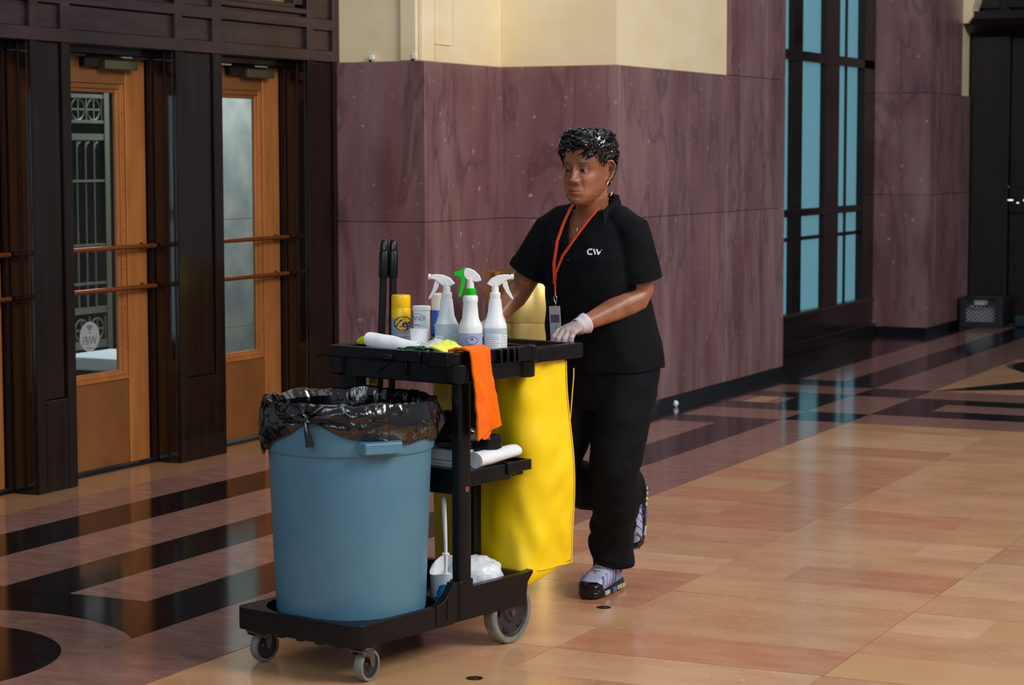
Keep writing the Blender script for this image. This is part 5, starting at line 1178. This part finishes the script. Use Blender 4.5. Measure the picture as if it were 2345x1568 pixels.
# ---- trousers
tr = MB()
tr.loft([tring(t[0], t[1], t[2], t[3], t[4], 48, 2.3) for t in ((.70,.165,.125,0,.02),(.76,.195,.145,0,.022),(.84,.208,.152,0,.026),(.92,.200,.148,0,.02),(.98,.185,.14,0,.01))], True)
def leg(pts, rad): tr.tube(pts, rad, 32, ref=(0,-1,0))
leg([(.098,.025,.86),(.100,.015,.76),(.096,-.010,.62),(.080,-.025,.50),(.052,.030,.38),(-.010,.100,.26),(-.056,.150,.160),(-.068,.172,.120),(-.070,.178,.085)], [(.128,.118),(.125,.108),(.108,.100),(.096,.092),(.092,.085),(.088,.080),(.092,.080),(.086,.078),(.080,.072)])
leg([(-.085,.025,.86),(-.095,-.005,.76),(-.105,-.060,.62),(-.112,-.105,.505),(-.110,-.050,.435),(-.100,.060,.395),(-.088,.170,.375),(-.078,.262,.370),(-.074,.300,.372)], [(.125,.115),(.122,.108),(.104,.098),(.090,.090),(.090,.092),(.086,.088),(.084,.084),(.088,.088),(.084,.084)])
me = tr.mesh('t'); tmp = bpy.data.objects.new('t', me); COL.objects.link(tmp)
rm = tmp.modifiers.new('r','REMESH'); rm.mode = 'VOXEL'; rm.voxel_size = .0055
smo = tmp.modifiers.new('s','SMOOTH'); smo.iterations = 6; smo.factor = .6
me4 = bpy.data.meshes.new_from_object(tmp.evaluated_get(bpy.context.evaluated_depsgraph_get())); bpy.data.objects.remove(tmp)
b2_ = bmesh.new(); b2_.from_mesh(me4)
cutplane((-.04,.17,.093), (0,.1,-1), lambda c: c.z < .2 and c.x > -.2 and c.y < .30)
cutplane((-.075,.292,.372), (0,1,0), lambda c: c.y > .22 and c.z > .25 and c.z < .5)
for v in b2_.verts:
    c = v.co; k = .7+.6*max(0, min(1, (.5-c.z)/.3))
    v.co = c+v.normal*k*(.007*noise.noise(Vector((c.x*6, c.y*6, c.z*9)))+.006*noise.noise(Vector((c.x*12+c.z*10, c.y*12-c.z*7, c.z*14)))+.0045*math.sin(c.z*60+c.x*22+4*noise.noise(c*6))*max(0, min(1, (.42-c.z)/.2)))
b2_.to_mesh(me4); b2_.free(); me4.name = 'trousers'
trs = link('trousers', me4, 'trouser', person, smooth=True, angle=0); s = trs.modifiers.new('s','SOLIDIFY'); s.thickness = .003
# ---- shoes
def shoe(M_, lab):
    s = tag(empty('sneaker', (0,0,0)), None); s.parent = person; s.matrix_local = M_
    # foot along -y (toe), heel at +y; origin under the ankle
    def sec(y, w, z0, z1, cx=0, n=20, p=2.5):
        zc, h = (z0+z1)/2, (z1-z0)/2
        return [(cx+w*math.copysign(abs(math.cos(t))**(2/p), math.cos(t)), y, zc+h*math.copysign(abs(math.sin(t))**(2/p), math.sin(t))) for t in [2*PI*j/n for j in range(n)]]
    q = MB(); q.loft([sec(-.182,.012,.022,.040), sec(-.176,.030,.018,.056), sec(-.160,.041,.018,.068), sec(-.130,.047,.018,.080), sec(-.095,.047,.018,.094), sec(-.060,.044,.018,.108), sec(-.020,.040,.018,.122), sec(.020,.038,.018,.122), sec(.052,.036,.018,.118), sec(.070,.030,.020,.110), sec(.078,.016,.03,.09)], True)
    up = obj('upper', q, 'shoe', s, smooth=True, angle=0)
    q = MB(); q.loft([sec(-.188,.010,.008,.030,0,20,3), sec(-.182,.030,.004,.032,0,20,3), sec(-.160,.045,.001,.033,0,20,3), sec(-.11,.051,0,.034,0,20,3), sec(-.05,.047,.0,.036,0,20,3), sec(.02,.044,0,.040,0,20,3), sec(.06,.042,0,.044,0,20,3), sec(.084,.028,.004,.046,0,20,3), sec(.092,.010,.012,.044,0,20,3)], True)
    obj('sole', q, 'shoeblack', s, smooth=True)
    q = MB(); q.loft([sec(-.186,.016,.022,.050), sec(-.180,.034,.022,.057), sec(-.160,.0445,.024,.066), sec(-.140,.048,.024,.060)], True); obj('toe_cap', q, 'shoeblack', s, smooth=True)
    q = MB(); q.loft([sec(.03,.0405,.05,.110), sec(.055,.039,.05,.116), sec(.074,.031,.05,.110), sec(.082,.014,.06,.10)], True); obj('heel_counter', q, 'shoeblack', s, smooth=True)
    q = MB(); q.loft([[(x, -.115+.022*abs(x)/.03, .0885-.5*x*x/.04) for x in (-.028,-.014,0,.014,.028)]+[(x, -.012, .1275-.5*x*x/.04) for x in (.028,.014,0,-.014,-.028)], [(x, -.115, .080) for x in (-.026,-.013,0,.013,.026)]+[(x, -.012, .112) for x in (.026,.013,0,-.013,-.026)]], True); obj('tongue', q, 'shoeblack', s)
    for k in range(4):
        y = -.100+.022*k; z = .0955+.0085*k; q = MB(); q.tube([(-.026,y+.004,z-.010),(-.012,y,z-.001),(0,y-.002,z+.001),(.012,y,z-.001),(.026,y+.004,z-.010)], .0035, 6); obj('lace', q, 'shoegrey', s, smooth=True)
    for sd in (-1, 1):
        for k in range(5):
            y = -.135+.030*k; q = MB(); q.tube([(sd*(.0462-.0006*k), y-.012, .042),(sd*(.0455-.001*k), y, .060+.004*k),(sd*(.038-.001*k), y+.010, .078+.006*k)], .0030, 6); obj('overlay', q, 'shoeblue', s, smooth=True)
        for k, (y0, y1, m_) in enumerate(((-.13,-.09,'shoegrey'),(-.06,-.03,'shoeblue'),(-.012,.004,'shoegrey'),(.012,.024,'shoeyel'),(.032,.046,'shoegrey'),(.054,.066,'shoegrey'))):
            q = MB(); q.box(sd*.0425, sd*(.0515 if y0 < -.05 else .048 if y0 < .04 else .044), y0, y1, .010, .026); obj('sole_window', q, m_, s, bevel=.002)
    for k in range(5): 
        q = MB(); q.box(-.030,.030,-.15+.045*k,-.130+.045*k,-.003,.004); obj('tread', q, 'shoegrey' if k % 2 else 'shoeblack', s, bevel=.002)
    return s
a_l = math.atan2(-.075, .245)       # planted foot heading
shoe(Matrix.Translation((-.072,.150,.0)) @ Matrix.Rotation(.20,4,'Z') @ Matrix.Scale(1.0,4), '')
shoe(Matrix.Translation((-.085,.325,.290)) @ Matrix.Rotation(.25,4,'Z') @ Matrix.Scale(.94,4) @ Matrix.Rotation(1.36,4,'X') @ Matrix.Translation((0,.02,-.06)), '')
# ---- gloves
for (W_, F_, sd) in ((LW,(.06,-1,-.22),-1),(RW,(.10,-1,-.30),1)):
    q = MB(); hand(q, W_, F_, (0,.2,1), sd, off=.0022)
    me = q.mesh('g'); tmp = bpy.data.objects.new('g', me); COL.objects.link(tmp); rm = tmp.modifiers.new('r','REMESH'); rm.mode = 'VOXEL'; rm.voxel_size = .0024
    mg = bpy.data.meshes.new_from_object(tmp.evaluated_get(bpy.context.evaluated_depsgraph_get())); bpy.data.objects.remove(tmp)
    bb = bmesh.new(); bb.from_mesh(mg)
    for v in bb.verts: v.co += v.normal*(.0012*abs(noise.noise(v.co*90))+.001*noise.noise(v.co*40))
    bb.to_mesh(mg); bb.free(); gl_ = link('glove', mg, 'glove', person, smooth=True, angle=0)
    Fv = Vector(F_).normalized(); back = -Fv; E_ = Vector(LE if sd < 0 else RE); back = (E_-Vector(W_)).normalized()
    u = Vector((1,0,0)); u = (u-back*u.dot(back)).normalized(); w = back.cross(u); q = MB(); rgs = []
    for t, r_ in ((-.014,.030),(.0,.0305),(.012,.033),(.022,.037),(.030,.0385)):
        c = Vector(W_)+back*t; rgs.append([tuple(c+u*(r_*1.02+.0025*noise.noise(Vector((math.cos(a)*3,math.sin(a)*3,t*60))))*math.cos(a)+w*(r_*.95+.003*noise.noise(Vector((math.cos(a)*3,math.sin(a)*3,t*60+5))))*math.sin(a)) for a in np.linspace(0,2*PI,41)[:-1]])
    q.loft(rgs, False); cf = obj('cuff', q, 'glovecuff', gl_, smooth=True, angle=0); s = cf.modifiers.new('s','SOLIDIFY'); s.thickness = .0008
bpy.context.view_layer.update()
